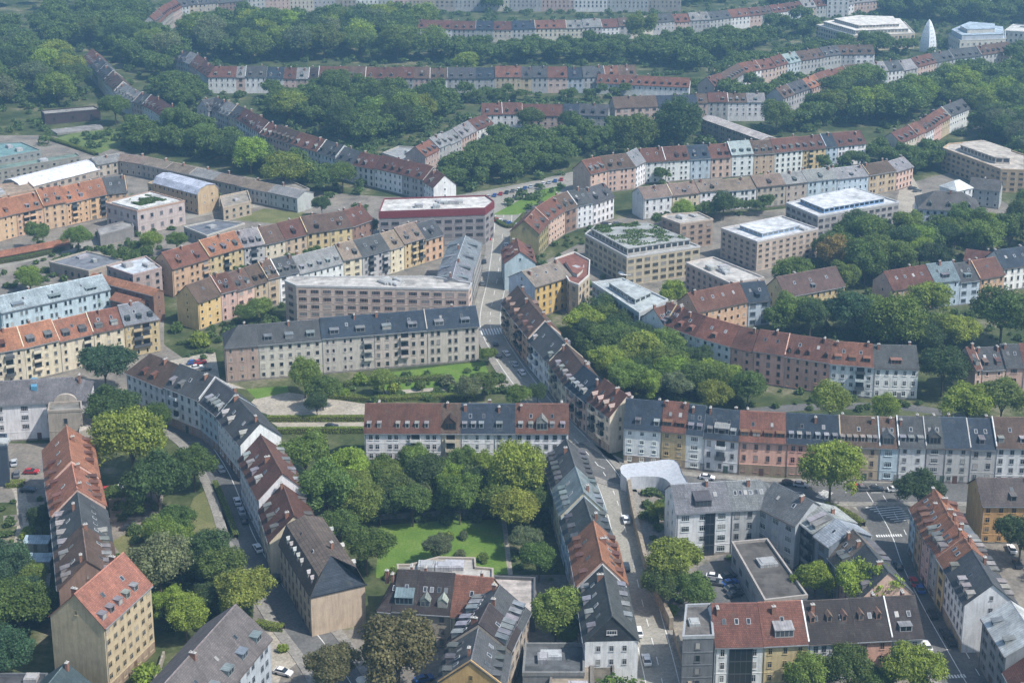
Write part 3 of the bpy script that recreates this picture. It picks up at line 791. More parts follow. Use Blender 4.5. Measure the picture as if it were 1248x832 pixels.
row('the white curved street terrace', [(172, 427), (219, 446), (262, 462), (283, 476), (317, 514)], 12, 17.3, 6,
    [(219, 'w', 'b', dict(d=4, dk='s', dc=(.3, .12, .08), hip='A', plinth='full')), (263, 'w', 'd', dict(d=4, dk='s', dc=(.35, .34, .33), fire='B', bal=(1,), plinth='full')),
     (287, 'b', 'd', dict(d=5, dk='s', dc=(.55, .55, .55), plinth='full')), (317, 'w', 'd', dict(d=4, s=2, gn=0, dc=(.5, .5, .48), plinth='full'))], hj=.3)
row('the curved street gable pair', [(318, 533), (344, 580), (358, 618)], 11.5, 17.5, 6.3,
    [(580, 'w', 'r', dict(d=5, dk='s', dc=(.5, .5, .5), s=2, gn=0, D=4, dh=.6, fb=True)), (618, 'c', 'r', dict(d=3, gn=2, dh=-2.3, D=4, dk='s', fa=True))], axis='y')
h1('long beige house with brown roof and navy slate end above the street bend', (371, 629), (411, 690), 10.5, 16.5, 6.6, (.44, .36, .26), (.105, .08, .065), d=9, dk='g', dw=1.2, dc=(.5, .5, .5), hip='B', hipcol=(.03, .04, .055), mans=.75, s=2, name='apartment_house', D=3)

# the long block above the garden
row('the long walled garden block', [(446, 492), (692, 492.5)], 12, 18, 6,
    [(538, 'w', 'r', dict(d=8, dk='f', dw=1.1, dc=(.5, .5, .48), s=0, bands=1, dh=0, bal=(5,))), (562, 'c', 'b', dict(d=1, T=1, s=0, dh=0, bal=(0, 1))),
     (602, 'w', 'n', dict(d=4, dk='f', dw=1.3, dc=(.45, .46, .48), dh=0, bands=1)), (628, 'w', 'n', dict(d=2, dk='f', dw=1.8, dc=(.45, .46, .48), dh=0)),
     (692, 'w', 'r', dict(d=5, dk='f', dw=1.2, dc=(.5, .5, .5), T=1, dh=0, bands=1))], sp=2.55)

row('the near street terrace', [(690, 536), (701, 571), (711.5, 602), (723, 637), (734, 686), (746, 748)], 11, 17, 5.8,
    [(571, 'g', 'd', dict(d=6, D=6, dk='s', s=1, dc=(.16, .16, .16), dh=.4)), (602, 'c', 't', dict(d=5, D=5, dk='s', dc=(.3, .34, .34), s=2, dh=.6, fb=True)),
     (637, 'b', 'd', dict(d=3, D=4, dk='s', dc=(.14, .15, .16), dh=-.9, fa=True)), (686, 'p', 'o', dict(d=5, D=5, S=5, dk='s', dc=(.24, .11, .07), dh=.6, fb=True, gn=0)),
     (748, 'w', 'd', dict(d=4, D=5, dk='s', dc=(.42, .42, .43), s=4, gn=3, dh=-.6, fa=True, clad=(.035, .04, .046)))], axis='y', sp=2.8)
poly_prism('gable_cladding', 'dark slate clad gable triangle of the last white house', 'cladding', [(0, 0), (1, 0), (1, 1)], 0, 1, 'roof', (.04, .045, .05)) if False else None

row('the curving middle street terrace', [(631, 350), (647, 371), (666, 393), (691, 419), (712, 446), (735, 464), (764, 485)], 11, 16.5, 5.7,
    [(646, 't', 'b', dict(d=3, D=1, dc=(.3, .17, .12))), (664, 'o', 'b', dict(d=3, D=1, dc=(.3, .17, .12))), (690, 'w', 'd', dict(d=4, dk='f', dc=(.5, .5, .5), dh=-.6, D=1)),
     (711, 'c', 'b', dict(d=5, dk='f', dc=(.5, .48, .45), D=1)), (736, 'p', 'n', dict(d=5, dk='f', dc=(.55, .56, .57), D=1)),
     (764, 'c', 'r', dict(d=4, dk='g', dc=(.45, .3, .25), D=1, plinth='full', gn=2))], hj=.4, bal=(1, 3), sp=2.4)

row('the long right hand terrace', [(764, 487), (813, 491), (905, 500), (1022, 505.5), (1123, 509), (1275, 511)], 11, 17, 6.4,
    [(809, 'w', 'n', dict(d=4, dk='f', dc=(.5, .5, .5), plinth='full')), (840, 'y', 'x', dict(d=2, dk='f', dw=2.6, dc=(.35, .17, .1), plinth='full')),
     (861, 'w', 'n', dict(d=2, dk='f', dc=(.4, .42, .44))), (902, 'w', 'n', dict(d=3, dk='f', Wd=1, dc=(.5, .5, .5), bal=(1,))),
     (958, 's', 'x', dict(d=4, dk='f', dw=2.4, dc=(.4, .2, .12), plinth='full')), (1022, 's', 'n', dict(d=6, dk='f', dw=1.2, dc=(.5, .5, .5), plinth='full')),
     (1069, 't', 'b', dict(d=6, dk='f', dw=1.1, dc=(.5, .45, .4))), (1092, 'b', 'b', dict(d=0, T=1)), (1124, 'w', 'd', dict(d=3, dk='f', dc=(.5, .5, .5))),
     (1146, 'g', 'd', dict(d=0, T=1)), (1177, 'g', 'n', dict(d=1)), (1208, 'g', 'n', dict(d=1)), (1275, 'w', 'b', dict(d=5, dk='f', dc=(.55, .55, .55), fire='A'))], hj=.2)

# courtyard building
row('the grey courtyard building', [(818, 590), (881, 586.5), (947, 583.5), (992, 608), (1016, 628), (1040, 645)], 12.5, 17, 6.5,
    [(884, 'w', (.13, .135, .145), dict(d=0, Wd=1, s=3, label='white wing with grey roof at the left end of the courtyard building', sp=3.4)),
     (947, 'g', (.13, .135, .145), dict(d=0, s=6, label='grey wing in the corner of the courtyard building', sp=2.8)),
     (990, (.36, .37, .37), (.12, .125, .13), dict(d=1, s=2, label='plain grey wing right of the corner of the courtyard building', sp=4)),
     (1017, 'k', (.27, .28, .28), dict(d=4, label='dark fronted house with pale roof on the courtyard', c=0, bal=(0, 2))),
     (1040, (.17, .2, .23), (.27, .3, .32), dict(d=0, s=1, label='blue grey house with zinc roof at the end of the courtyard building'))], hj=.15, name='apartment_house') if False else None
def court(label, r0, r1, wall, roof, **o):
    return h1(label, r0, r1, o.pop('he', 12.5), o.pop('hr', 17.0), o.pop('hw', 6.3), wall, roof, name='apartment_house', **o)
court('white wing with grey roof at the left end of the courtyard building', (818, 591), (884, 587), 'w', (.14, .145, .155), d=0, Wd=1, s=3, sp=3.6, glaz=((.62, 2.6),), freeB=False)
court('grey wing with small windows in the corner of the courtyard building', (884.3, 587), (946, 584), 'g', (.14, .145, .155), d=0, s=6, sp=3.0, freeA=False, hip='B', gw=False)
court('plain grey wing running down from the courtyard corner', (944, 588), (991, 611), (.34, .35, .36), (.13, .135, .14), d=1, s=2, sp=4.2, flip=False)
court('dark fronted house with pale flat roof on the courtyard', (992, 612), (1018, 632), 'k', (.30, .31, .31), d=4, dc=(.5, .5, .5), hr=15.0, c=1, bal=(0, 2))
court('narrow blue grey house with zinc roof near the courtyard end', (1019, 633), (1037, 646), (.17, .2, .23), (.25, .29, .32), d=0, s=1, c=0, hr=15.5)
row('the courtyard end pair', [(1040, 647), (1054, 662), (1083, 698)], 9.5, 15.5, 6.3,
    [(1055, 'g', 'm', dict(d=3, D=4, dc=(.3, .29, .28))), (1083, 'p', 'd', dict(d=3, D=4, dc=(.3, .3, .3)))])
block('low flat roofed hall with long dark roof in the courtyard', [(892, 662), (935, 658), (984, 727), (932, 733)], 6.5, (.30, .31, .33), (.10, .093, .085), parapet=.6, fl=1, sp=4.5, ww=2.4, units=1, rim=(.33, .3, .27))

block('narrow dark grey house with flat roof terrace, left end of the bottom row', [(836, 738), (866, 737), (870, 776), (832, 777)], 13, (.15, .155, .165), (.14, .13, .12), name='terraced_house', cat='house', units=1, sp=3.2, ww=1.2, rim=(.3, .31, .32), fl=4)
row('the bottom right terrace', [(866, 736), (923, 735), (976, 732.5), (1114, 725.5)], 10, 16, 6.8,
    [(923, 'w', 'r', dict(d=0, s=3, glaz=((.55, 5.2),), dh=.0)), (976, 'y', 'x', dict(d=0, Wd=1, dc=(.5, .52, .5), dh=.1)),
     (1034, 'w', 'k', dict(d=3, dk='g', dw=1.1, dt=.45, dc=(.4, .25, .18), s=3, fire='A', dh=0)), (1076, 's', 'k', dict(d=2, dk='g', dw=1.1, dt=.45, dc=(.4, .25, .18), s=3, dh=0)),
     (1114, 'w', 'k', dict(d=1, dk='f', dw=2.8, dc=(.5, .5, .5), s=2, dh=0))], lod=2, sp=2.6, closeA=True)

row('the orange right terrace', [(1140, 598), (1155, 627), (1184, 668), (1210, 711)], 12.5, 17.5, 5.9,
    [(612, 'b', 'o', dict(d=2, D=2, dc=(.3, .14, .09))), (627, 'o', 'o', dict(d=2, D=3, dc=(.3, .14, .09))), (641, 'p', 'o', dict(d=2, D=3, T=0)),
     (655, 'g', 'o', dict(d=2, D=3, dk='f', dw=2.0, dc=(.5, .46, .42))), (669, 'y', 'o', dict(d=0, D=3)), (711, 'w', 'd', dict(d=5, dk='f', dc=(.5, .47, .42), D=6, s=1, gn=1, plinth='full', dh=-.2))], axis='y', hj=.15, sp=2.3)
h1('orange fronted house with dark roof and red gable at the right edge', (1190, 583), (1268, 583), 11, 15.5, 6, (.48, .29, .13), (.085, .07, .065), d=1, s=1, gn=0, name='apartment_house')
h1('grey house with pale metal roof at the lower right edge', (1232, 733), (1262, 778), 12, 16, 6, (.26, .265, .28), 'l', d=2, dc=(.5, .5, .5), s=0, c=0, name='apartment_house', sp=2.2)
h1('white house with red roof in the bottom right corner', (1258, 796), (1290, 850), 9, 13.5, 5.5, 'b', 'r', d=1, name='apartment_house')

# bottom centre
row('the bottom centre slate group', [(470, 694), (484, 695.5), (512, 696.5), (555, 699), (601, 703)], 9, 15, 7.2,
    [(484.5, 'e', 'k', dict(d=0, s=1, hip='A', dh=0)), (512, 'e', 'k', dict(Wd=1, d=0, dc=(.4, .5, .52), s=1, dh=0.3)), (555, 'e', 'k', dict(d=2, dk='g', dw=2.2, dc=(.55, .54, .5), s=4, dh=0)),
     (601, 'c', 'x', dict(d=0, s=1, dh=-.3, c=1))], lod=2)
block('pale flat roofed terrace annex behind the slate roofs', [(484, 689), (500, 689), (534, 680), (579, 681), (580, 692), (601, 694), (601, 706), (486, 703)], 10.5, 'e', (.36, .34, .31), name='annex', units=3)
row('the bottom gable terrace', [(609, 713), (596, 737), (583, 762), (573.5, 804)], 10, 15.5, 7,
    [(737, 'e', 'd', dict(d=3, D=4, S=4, dc=(.4, .42, .44))), (763, 'e', 'k', dict(d=4, D=3, S=5, dc=(.4, .42, .44))), (804, (.5, .33, .15), 'd', dict(d=4, D=3, S=4, s=3, gn=2, dc=(.2, .2, .2)))], axis='y')
block('pale paved roof terrace with dark walls beside the gable houses', [(600, 704), (652, 706), (652, 751), (618, 748)], 4, (.12, .12, .12), (.42, .38, .35), name='garage', cat='building', units=0, windows=False, parapet=.7)
block('dark flat roofed yard building at the bottom edge', [(640, 786), (712, 786), (712, 822), (637, 822)], 5, (.2, .2, .2), (.11, .115, .12), name='garage', units=2, windows=False, parapet=.7)
block('tan flat roofed workshop at the bottom edge', [(673, 809), (721, 810), (721, 850), (668, 850)], 4.2, (.2, .18, .15), (.26, .22, .17), name='garage', units=1, windows=False, parapet=.4)
block('small brown flat roofed shed left of the white gable house', [(722, 811), (748, 811), (749, 850), (722, 850)], 4, (.16, .15, .13), (.13, .115, .09), name='garage', units=0, windows=False)

# ------------------------------------------------------------------ middle distance
row('the long slate roofed block', [(272, 399), (388, 389.5), (579, 374.5)], 12.5, 17, 6.2,
    [(312, (.36, .27, .22), 'd', dict(hip='A', d=1, Wd=0, dh=0)), (389, (.50, .455, .395), 'd', dict(d=3, dk='f', dw=2.6, dc=(.35, .4, .42), dh=0)), (452, (.50, .455, .395), 'n', dict(d=2, dk='f', dw=3, dc=(.4, .42, .44), dh=.3, bal=(5,))),
     (516, (.47, .42, .36), 'n', dict(d=2, dk='f', dw=3, dc=(.4, .42, .44), dh=.3, bal=(3,))), (579, (.50, .455, .395), 'n', dict(d=2, dk='f', dw=3, dc=(.4, .42, .44), dh=.3))], sp=2.6, lod=1)
block('long pinkish brown office block with curved corner and pale flat roof', [(347, 343), (361, 349), (571, 353.5), (575, 346), (528, 338), (357, 338)], 15, (.52, .41, .34), (.42, .4, .37), fl=5, sp=4.2, ww=3.0, units=7, lod=1, rim=(.42, .41, .4))
row('the zinc roofed corner wing', [(551, 339), (558, 312), (567, 288)], 13.5, 16.4, 6.2,
    [(316, 'g', (.2, .215, .235), dict(s=4, S=4, d=2, D=2, dc=(.3, .32, .34), gw=False)), (287, 'g', (.2, .215, .235), dict(s=4, S=4, d=2, D=2, dc=(.3, .32, .34), gw=False))], axis='y', lod=1)
block('big grey office block with dark red fascia and white roof', [(462, 259), (591, 254.5), (602, 246), (592, 239), (468, 243)], 16, (.27, .26, .25), (.5, .485, .46), fl=5, sp=4.0, ww=3.2, units=8, lod=1, fascia=((.16, .03, .035), 2.6), rim=(.16, .04, .045))

row('the orange and brown terrace', [(197, 307), (285, 282.5), (312, 278), (364, 266.5), (417, 259), (440, 251)], 12, 17, 6.2,
    [(242, 'o', 'x', dict(d=2, dk='s', bal=(4,), dc=(.3, .15, .1), gn=1)), (286, 'y', 'o', dict(d=3, dk='s', bal=(2, 5), dc=(.3, .3, .3))), (313, 'g', 'g', dict(d=3, bal=(1,))),
     (337, 'c', 'b', dict(d=1)), (365, 't', 'r', dict(d=1)), (394, 'y', 'b', dict(d=1)), (418, 'y', 'b', dict(d=1)), (440, 'n', 'r', dict(d=0))], lod=1)
row('the tan gable terrace', [(227, 348), (256, 338), (276, 333), (312, 322), (353, 312), (408, 298.5), (430, 294), (463, 285), (504, 273), (528, 266)], 11, 16, 5.8,
    [(256, (.56, .41, .2), 'b', dict(d=0, s=1, gn=1, c=0)), (276, 'p', 'r', dict(d=1)), (297, 'p', 'b', dict(d=2)), (314, 't', 'b', dict(d=2)), (329, 't', 'b', dict(d=2)), (354, 'w', 'd', dict(d=3, dk='f')),
     (408, 'w', 'g', dict(d=5, dk='f', dc=(.5, .52, .54), fire='A')), (430, 'c', 'm', dict(d=2)), (463, 'g', 'd', dict(d=1, bal=(1, 3))), (480, 'c', 'm', dict(d=1)), (505, 'y', 'm', dict(d=2, dk='f', bal=(1, 2))), (528, 'o', 'd', dict(d=1))], lod=1)
row('the cream left edge terrace', [(-25, 408), (20, 400), (103, 381), (141, 374), (186, 366)], 12, 17, 6.2,
    [(20, 'c', 'o', dict(d=1, dk='s', bal=(2,))), (62, 'c', 'o', dict(d=2, dk='s', dw=2.4, bal=(1, 5))), (104, 'c', 'o', dict(d=2, dk='s', dw=2.4, bal=(2,))),
     (143, 'c', 'x', dict(d=2, dk='f', dw=2.4, dc=(.35, .36, .36), fire='A')), (186, (.46, .37, .22), (.2, .21, .22), dict(d=3, bal=(1, 2), hip='B'))], lod=1)
h1('pale blue hall with light metal roof at the left edge', (-8, 363), (124, 335), 10.5, 14, 7, 'b', (.31, .35, .38), d=3, dk='f', dw=4, dc=(.4, .46, .5), s=3, name='school_building', lod=1, sp=2.6) 
block('pinkish flat block with pale roof behind the long orange wall', [(130, 325), (178, 313), (197, 327), (162, 336)], 12, (.38, .30, .27), (.42, .45, .48), lod=1, units=2)
h1('long low brick building with a narrow orange roof', (114, 333), (193, 353), 11, 12.4, 2.6, (.2, .12, .09), 'o', d=0, s=0, c=0, name='storage_building', lod=1, sp=5)
h1('short brick shed with an orange roof beside the cream terrace', (141, 357), (172, 365), 8, 9.5, 2.8, (.2, .12, .09), 'o', d=0, s=0, c=0, name='storage_building', lod=1, sp=6)
block('low hall with grey bitumen roof and tan border', [(60, 320), (105, 307), (152, 318), (108, 331)], 5, (.3, .25, .2), (.17, .18, .2), name='workshop_building', units=2, fl=1, rim=(.36, .31, .25), lod=1)
block('low dark grey roofed hall above the orange brown terrace', [(224, 277), (262, 269), (298, 273), (252, 288)], 5, (.3, .28, .25), (.14, .15, .17), name='workshop_building', units=1, fl=1, rim=(.4, .38, .34), lod=1)
row('the orange upper left terrace', [(-30, 250), (0, 242), (41, 233), (70, 228), (121, 217), (152, 214)], 11.5, 17, 6.2,
    [(8, 'o', 'o', dict(d=2)), (43, (.5, .34, .22), 'o', dict(d=3, dk='f', dc=(.5, .5, .48), bal=(1, 2))), (71, (.5, .34, .22), 'o', dict(d=2, dk='f')), (98, (.52, .35, .21), 'o', dict(d=2, dk='f', dc=(.4, .42, .45), bal=(1,))), (124, (.52, .35, .21), 'o', dict(d=0, s=2, bal=(1, 3))),
     (152, 'o', 'd', dict(d=0, fire='B'))], lod=1)
h1('long low garden building with orange roof by the pale path', (-10, 308), (82, 291), 2.6, 4, 3, (.26, .2, .15), 'o', d=0, s=0, c=0, name='storage_building', lod=0, sp=6)
block('white rimmed box building with a green roof court', [(129, 248), (184, 234), (225, 245.5), (167, 258)], 10.5, (.47, .4, .37), (.52, .52, .5), rim=(.36, .24, .18), units=0, lod=1, parapet=.5, fl=2, sp=4, pent=(.84, .5, (.6, .6, .58)), plant=.55)
block('low concrete porch before the white rimmed box building', [(118, 279), (160, 268), (163, 277), (122, 288)], 4.5, (.2, .19, .18), (.27, .26, .25), name='porch_building', units=0, windows=False)
h1('tan hall with curved pale metal roof', (199, 211), (253, 225), 10, 13, 6, (.43, .33, .21), (.42, .47, .52), mans=.7, d=0, s=0, c=0, name='hall_building', lod=1)
block('lower tan wing in front of the metal roofed hall', [(180, 224), (192, 219), (243, 233), (238, 241)], 7.5, (.42, .33, .22), (.3, .25, .19), units=0, lod=1)
block('low tan wing right of the metal roofed hall', [(268, 240), (302, 233), (306, 246), (272, 254)], 6, (.38, .31, .24), (.28, .25, .21), units=1, lod=1)
row('the low grey wing', [(112, 193), (146, 187), (182, 192), (240, 205), (300, 218), (372, 233)], 7, 9, 5.5,
    [(146, 'e', 'g', {}), (182, 'e', 'm', {}), (211, 'e', 'm', {}), (240, 'e', 'm', {}), (270, 'e', 'g', {}), (300, 'e', 'm', {}), (336, 'g', 'm', {}), (372, 'g', 'g', {})], d=0, c=1, s=0, lod=1, hj=.05)
block('grey shed with flat tan roof at the end of the low wing', [(302, 223), (345, 217), (377, 231), (335, 238)], 6, (.32, .29, .26), (.27, .245, .21), name='storage_building', units=1, lod=1, fl=1)
h1('bright white barrel roofed market hall at the left edge', (14, 219), (111, 195), 4.5, 7.6, 7.5, (.4, .33, .27), (.62, .63, .64), mans=.65, d=0, s=0, c=0, name='market_hall', lod=1, sp=4)
block('long teal flat roofed hall beyond the market hall', [(-20, 204), (92, 187), (98, 191), (-20, 211)], 5, (.24, .23, .2), (.16, .22, .19), name='workshop_building', units=1, lod=0)
block('teal roofed workshop at the upper left edge', [(-20, 176), (26, 174), (50, 184), (-20, 196)], 5, (.24, .25, .24), (.16, .27, .27), name='workshop_building', units=2, lod=0)
block('brown tar roofed workshop beside the orange terrace', [(-20, 228), (34, 222), (44, 231), (-20, 244)], 6, (.36, .27, .2), (.3, .23, .17), name='workshop_building', units=2, lod=0)
block('long dark brown shed by the sports lawn', [(50, 135.5), (114, 130), (122, 134), (54, 140)], 6, (.06, .045, .045), (.26, .25, .23), name='storage_building', units=0, fl=1, sp=9, lod=0)
poly_prism('loading_platform', 'low grey platform before the dark brown shed', 'platform', [(62, 160), (122, 153), (126, 158), (70, 165)], 0, 1.0, 'flatroof', (.24, .23, .22), zs=0)

# centre right
row('the street fork terrace', [(639, 268), (652, 254), (674, 240), (690, 234), (710, 230), (736, 222)], 11, 16, 6,
    [(652, 'v', 'x', dict(d=2, gn=0)), (674, 'p', 'x', dict(d=3)), (691, 'n', 'b', dict(d=2)), (711, 'w', 'd', dict(d=2, s=2)), (736, 'w', 'd', dict(d=2, s=2, fb=True))], lod=1, flip=True) if False else None
def rrow(desc, pts, he, hr, hw, specs, **k):
    return row(desc, pts, he, hr, hw, specs, **k)
rrow('the street fork terrace', [(639, 268), (652, 254), (674, 240), (690, 234), (710, 230), (736, 222)], 11, 16, 6,
    [(652, 'v', 'x', dict(d=2, gn=0)), (674, 'p', 'x', dict(d=3, D=3)), (691, 'n', 'b', dict(d=2)), (711, 'w', 'd', dict(d=2, s=2)), (736, 'w', 'd', dict(d=2, s=2))], lod=1)
h1('small white gable house with red roof at the street fork', (634, 307), (630, 291), 11, 15.5, 6, 'b', 'x', d=2, D=3, gn=0, lod=1)
h1('yellow corner house with tan grey roof by the middle street', (636, 331), (680, 318), 12.5, 16.5, 7.2, (.52, .38, .15), (.2, .175, .145), d=0, s=3, lod=1, name='apartment_house', gn=1, gcol=(.5, .56, .62))
block('rounded house with red and white roof behind the yellow corner house', [(676, 316), (700, 308), (719, 318), (718, 336), (705, 348), (694, 344)], 12.5, (.46, .38, .28), (.2, .09, .07), name='apartment_house', units=2, lod=1, rim=(.5, .47, .43), pent=(.5, 1.2, (.5, .47, .44)))
block('large stepped office building with planted green roof', [(713, 286), (764, 314), (853, 301), (792, 277), (719, 281)], 11.5, (.46, .39, .29), (.3, .31, .3), units=0, lod=1, fl=4, sp=3.2, ww=2.6, wh=1.7, rim=(.44, .43, .42), parapet=.5, pent=(.86, 2.6, (.4, .38, .35)), plant=.8)
block('small brown office building with pale roof behind the green roof', [(806, 265), (829, 273.5), (869, 268), (851, 259.5), (812, 262)], 11, (.34, .26, .2), (.38, .36, .33), units=4, lod=1, fl=4, sp=3.2, ww=2.0, rim=(.4, .33, .27))
block('beige office building with bright white roof left of the copper tree', [(879, 279), (923, 295.5), (997, 279.5), (953, 264)], 12, (.44, .36, .30), (.5, .51, .52), units=4, lod=1, fl=5, sp=3.2, ww=1.8, rim=(.45, .42, .4), pent=(.62, 1.6, (.3, .4, .52)))
block('wide grey office building with white roof and blue attic', [(958, 248), (997, 264.5), (1096, 247), (1043, 230)], 12, (.34, .335, .33), (.5, .51, .52), units=3, lod=1, fl=4, sp=3.2, ww=2.4, rim=(.42, .42, .42), pent=(.74, 2.0, (.22, .34, .52)))
h1('white villa with dark hipped roof above the trees', (1118, 232), (1194, 236), 9.5, 15, 9.5, (.5, .56, .62), (.1, .095, .09), hip='AB', d=3, s=0, lod=1, name='villa', cat='building')
block('long tan institute with flat roof at the right edge', [(1149, 181), (1156, 176), (1196, 172), (1250, 190), (1250, 208), (1220, 207)], 11, (.45, .33, .22), (.42, .38, .33), units=5, lod=1, fl=4, sp=3.4, ww=2.2, pent=[(.6, 3.0, (.48, .43, .37))])
h1('dark roofed house before the tan institute', (1184, 217), (1221, 221), 8.5, 12, 5, 'g', (.1, .095, .09), d=0, lod=1, name='apartment_house')
h1('pale hipped pavilion behind the white villa', (1156, 222), (1176, 218), 9, 12, 5, 'w', 'l', hip='AB', d=0, s=0, c=0, lod=0, name='pavilion', cat='building')
block('pinkish flat roofed block behind the orange gable', [(836, 321), (869, 314), (931, 339), (890, 346)], 10.5, (.44, .33, .28), (.42, .40, .37), units=5, lod=1, fl=4, sp=3.2, ww=1.5, rim=(.45, .4, .36))
row('the orange gable pair', [(838, 358), (900, 345), (931, 342)], 10, 15, 6,
    [(901, 'o', 'r', dict(d=0, s=4, gn=0)), (931, 'b', 'n', dict(d=1, s=2))], lod=1)
h1('yellow gabled house with brown roof left of the dark twin trees', (946, 338), (1018, 325), 10, 15.5, 6, (.5, .4, .22), (.10, .065, .055), d=1, s=3, gn=2, lod=1, name='apartment_house')
row('the pink terrace', [(1077, 332), (1127, 324), (1183, 318), (1212, 313)], 10, 15, 6,
    [(1128, 'p', 'r', dict(d=0, s=4, gn=1)), (1160, 'b', (.13, .17, .18), dict(d=1, dk='f', dw=3)), (1183, 'b', 'd', dict(d=1, dk='f', dw=2.6, dc=(.3, .42, .42))), (1212, 'o', 'r', dict(d=0))], lod=1)
row('the dark right edge pair', [(1212, 305), (1290, 295)], 10, 15, 6, [(1250, 'w', 'n', dict(d=0, s=3)), (1290, 'w', 'n', dict(d=1))], lod=1)
h1('brick red house behind the pink terrace', (1178, 304), (1208, 308), 9, 12, 5, (.42, .17, .09), 'r', d=0, s=0, lod=1, name='apartment_house')
row('the long salmon terrace', [(797, 375), (814, 370), (862, 387), (906, 399), (925, 403), (1015, 416), (1065, 420), (1116, 421)], 11, 16, 6.2,
    [(812, 'w', 'r', dict(d=1)), (824, 'w', 'r', dict(d=1, dk='f')), (835, 'y', 'r', dict(d=1)), (861, 'w', 'r', dict(d=2, dk='f', dc=(.4, .2, .15))), (902, 'w', 'x', dict(d=1, dk='f', dc=(.4, .2, .15))), (926, 's', 'r', dict(d=0)),
     (962, 's', 'r', dict(d=2, dk='g', dc=(.4, .2, .15))), (1015, 's', 'r', dict(d=5, dk='g', dw=1, dc=(.2, .09, .07))), (1064, 'w', 'x', dict(d=3, dk='f', dw=2.2, dc=(.4, .2, .12), bal=(3,))), (1116, 'w', 'd', dict(d=1, dk='f', dw=3.4, dc=(.45, .25, .18)))], hj=.2, sp=2.5)
block('glazed modern office with curved metal roof above the park trees', [(722, 345), (759, 340), (814, 366), (779, 382)], 12.5, (.36, .39, .41), (.36, .39, .39), units=4, lod=1, fl=4, sp=2.6, ww=1.8, rim=(.42, .44, .44), pent=(.55, 1.8, (.36, .4, .4)))
row('the brown right edge terrace', [(1177, 424), (1199, 421), (1270, 421)], 9.5, 14.5, 6,
    [(1186, 'p', 'r', dict(d=1)), (1218, 'p', 'd', dict(d=2, dk='s', dc=(.4, .25, .2))), (1241, 'p', 'd', dict(d=0)), (1270, 'p', 'r', dict(d=1))], lod=1)

# ------------------------------------------------------------------ upper half
row('the red roofed park terrace', [(709, 197), (731, 192), (762, 189), (775, 182), (836, 178), (942, 171), (998, 165), (1048, 160)], 11, 16, 6,
    [(731, 'p', 'x', dict(gn=0)), (763, 'p', 'b', {}), (776, 'w', 'g', dict(d=0)), (806, 'w', 'r', dict(d=0)), (836, 'w', 'r', {}), (861, 'b', 'n', {}), (886, 'p', 'r', {}), (913, 'w', 't', dict(fire='A')), (938, 't', 'b', {}),
     (971, 'w', 'r', {}), (999, 'y', 'r', dict(bal=(1,))), (1013, 'b', 'n', {}), (1048, 'w', 'r', dict(d=3))], lod=1)
row('the long tan roofed block', [(778, 229), (831, 223), (936, 214), (992, 208), (1050, 202), (1081, 197), (1101, 191)], 10, 13.5, 5.8,
    [(812, 'w', 'm', {}), (846, 'c', 'm', {}), (880, 'w', 'm', {}), (915, 'w', 'm', {}), (950, 'e', 'm', {}), (976, 'e', 'g', {}), (1012, 'b', 'g', {}), (1050, 'b', 'g', {}), (1081, 't', 'b', {}), (1101, 'p', 'g', {})], d=1, lod=1)
h1('flat roofed slab block running between the gardens', (863, 141), (937, 167), 9, 10.2, 4.5, (.36, .3, .25), (.48, .44, .4), d=0, s=0, c=0, name='apartment_house', lod=1, flip=False)
row('the white ended short terrace', [(845, 114), (930, 114)], 11, 15, 5.5, [(862, 'p', 'b', {}), (886, 'g', 'r', {}), (909, 'w', 'b', dict(d=3)), (931, 'w', 'g', dict(d=1))], lod=0)
row('the short brown park terrace', [(746, 120), (798, 117), (848, 116)], 9.5, 14.5, 5.5, [(772, 'p', 'b', dict(d=0)), (799, 'p', 'b', dict(d=0)), (848, 'g', 'n', dict(d=2))], lod=0)
row('the park clearing terrace', [(587, 127), (624, 126), (734, 127), (742, 128)], 10, 15, 5.5, [(611, 'w', 'r', {}), (636, 'w', 'r', {}), (661, 'p', 'r', {}), (686, 'p', 'r', dict(d=0)), (706, 'g', 'n', {}), (742, 'g', 'd', dict(d=3))], lod=0)
row('the grey climbing terrace', [(506, 178), (522, 170), (550, 158), (570, 148), (590, 140)], 9.5, 14, 5.5,
    [(523, 'p', 'x', {}), (537, 'g', 'g', {}), (551, 'g', 'g', {}), (570, 'p', 'g', {}), (590, 'w', 'r', dict(gn=1))], lod=0)
block('wide grey felt roofed low building below the grey terrace', [(466, 187), (486, 179), (520, 181), (522, 190), (495, 197)], 6, (.35, .33, .3), (.28, .29, .29), name='workshop_building', units=3, lod=0)
row('the diagonal terrace', [(246, 121), (263, 118), (300, 133), (327, 149), (367, 163), (398, 172), (440, 185), (466, 190), (527, 204), (542, 213)], 10, 15, 5.6,
    [(262, 'g', 'd', {}), (276, 'g', 'd', {}), (289, 'g', 'g', {}), (299, 'c', 'd', {}), (313, 'w', 'r', {}), (328, 'w', 'r', {}), (340, 't', 'x', {}), (366, 'p', 'b', {}), (398, 'w', 'x', dict(d=3, fire='B')), (420, 'w', 'd', dict(fire='B')), (440, 'w', 'd', dict(d=2)), (465, 'w', 'r', dict(d=3, fire='B')),
     (500, 'w', 'r', dict(d=4)), (528, 'g', 'r', dict(d=2)), (542, 'w', 'r', dict(d=1, gn=1))], lod=1, sp=2.6)
row('the upper left climbing terrace', [(112, 60), (135, 84), (151, 101), (173, 112), (195, 121), (213, 133)], 10, 15, 5.6,
    [(121, 'w', 'x', {}), (129, 'g', 'd', {}), (138, 'c', 'd', {}), (150, 'w', 'b', {}), (161, 'c', 'g', {}), (173, 'g', 'g', {}), (184, 'p', 'd', {}), (197, 'w', 'r', dict(fire='A')), (213, 'w', 'r', dict(gn=0))], lod=0)
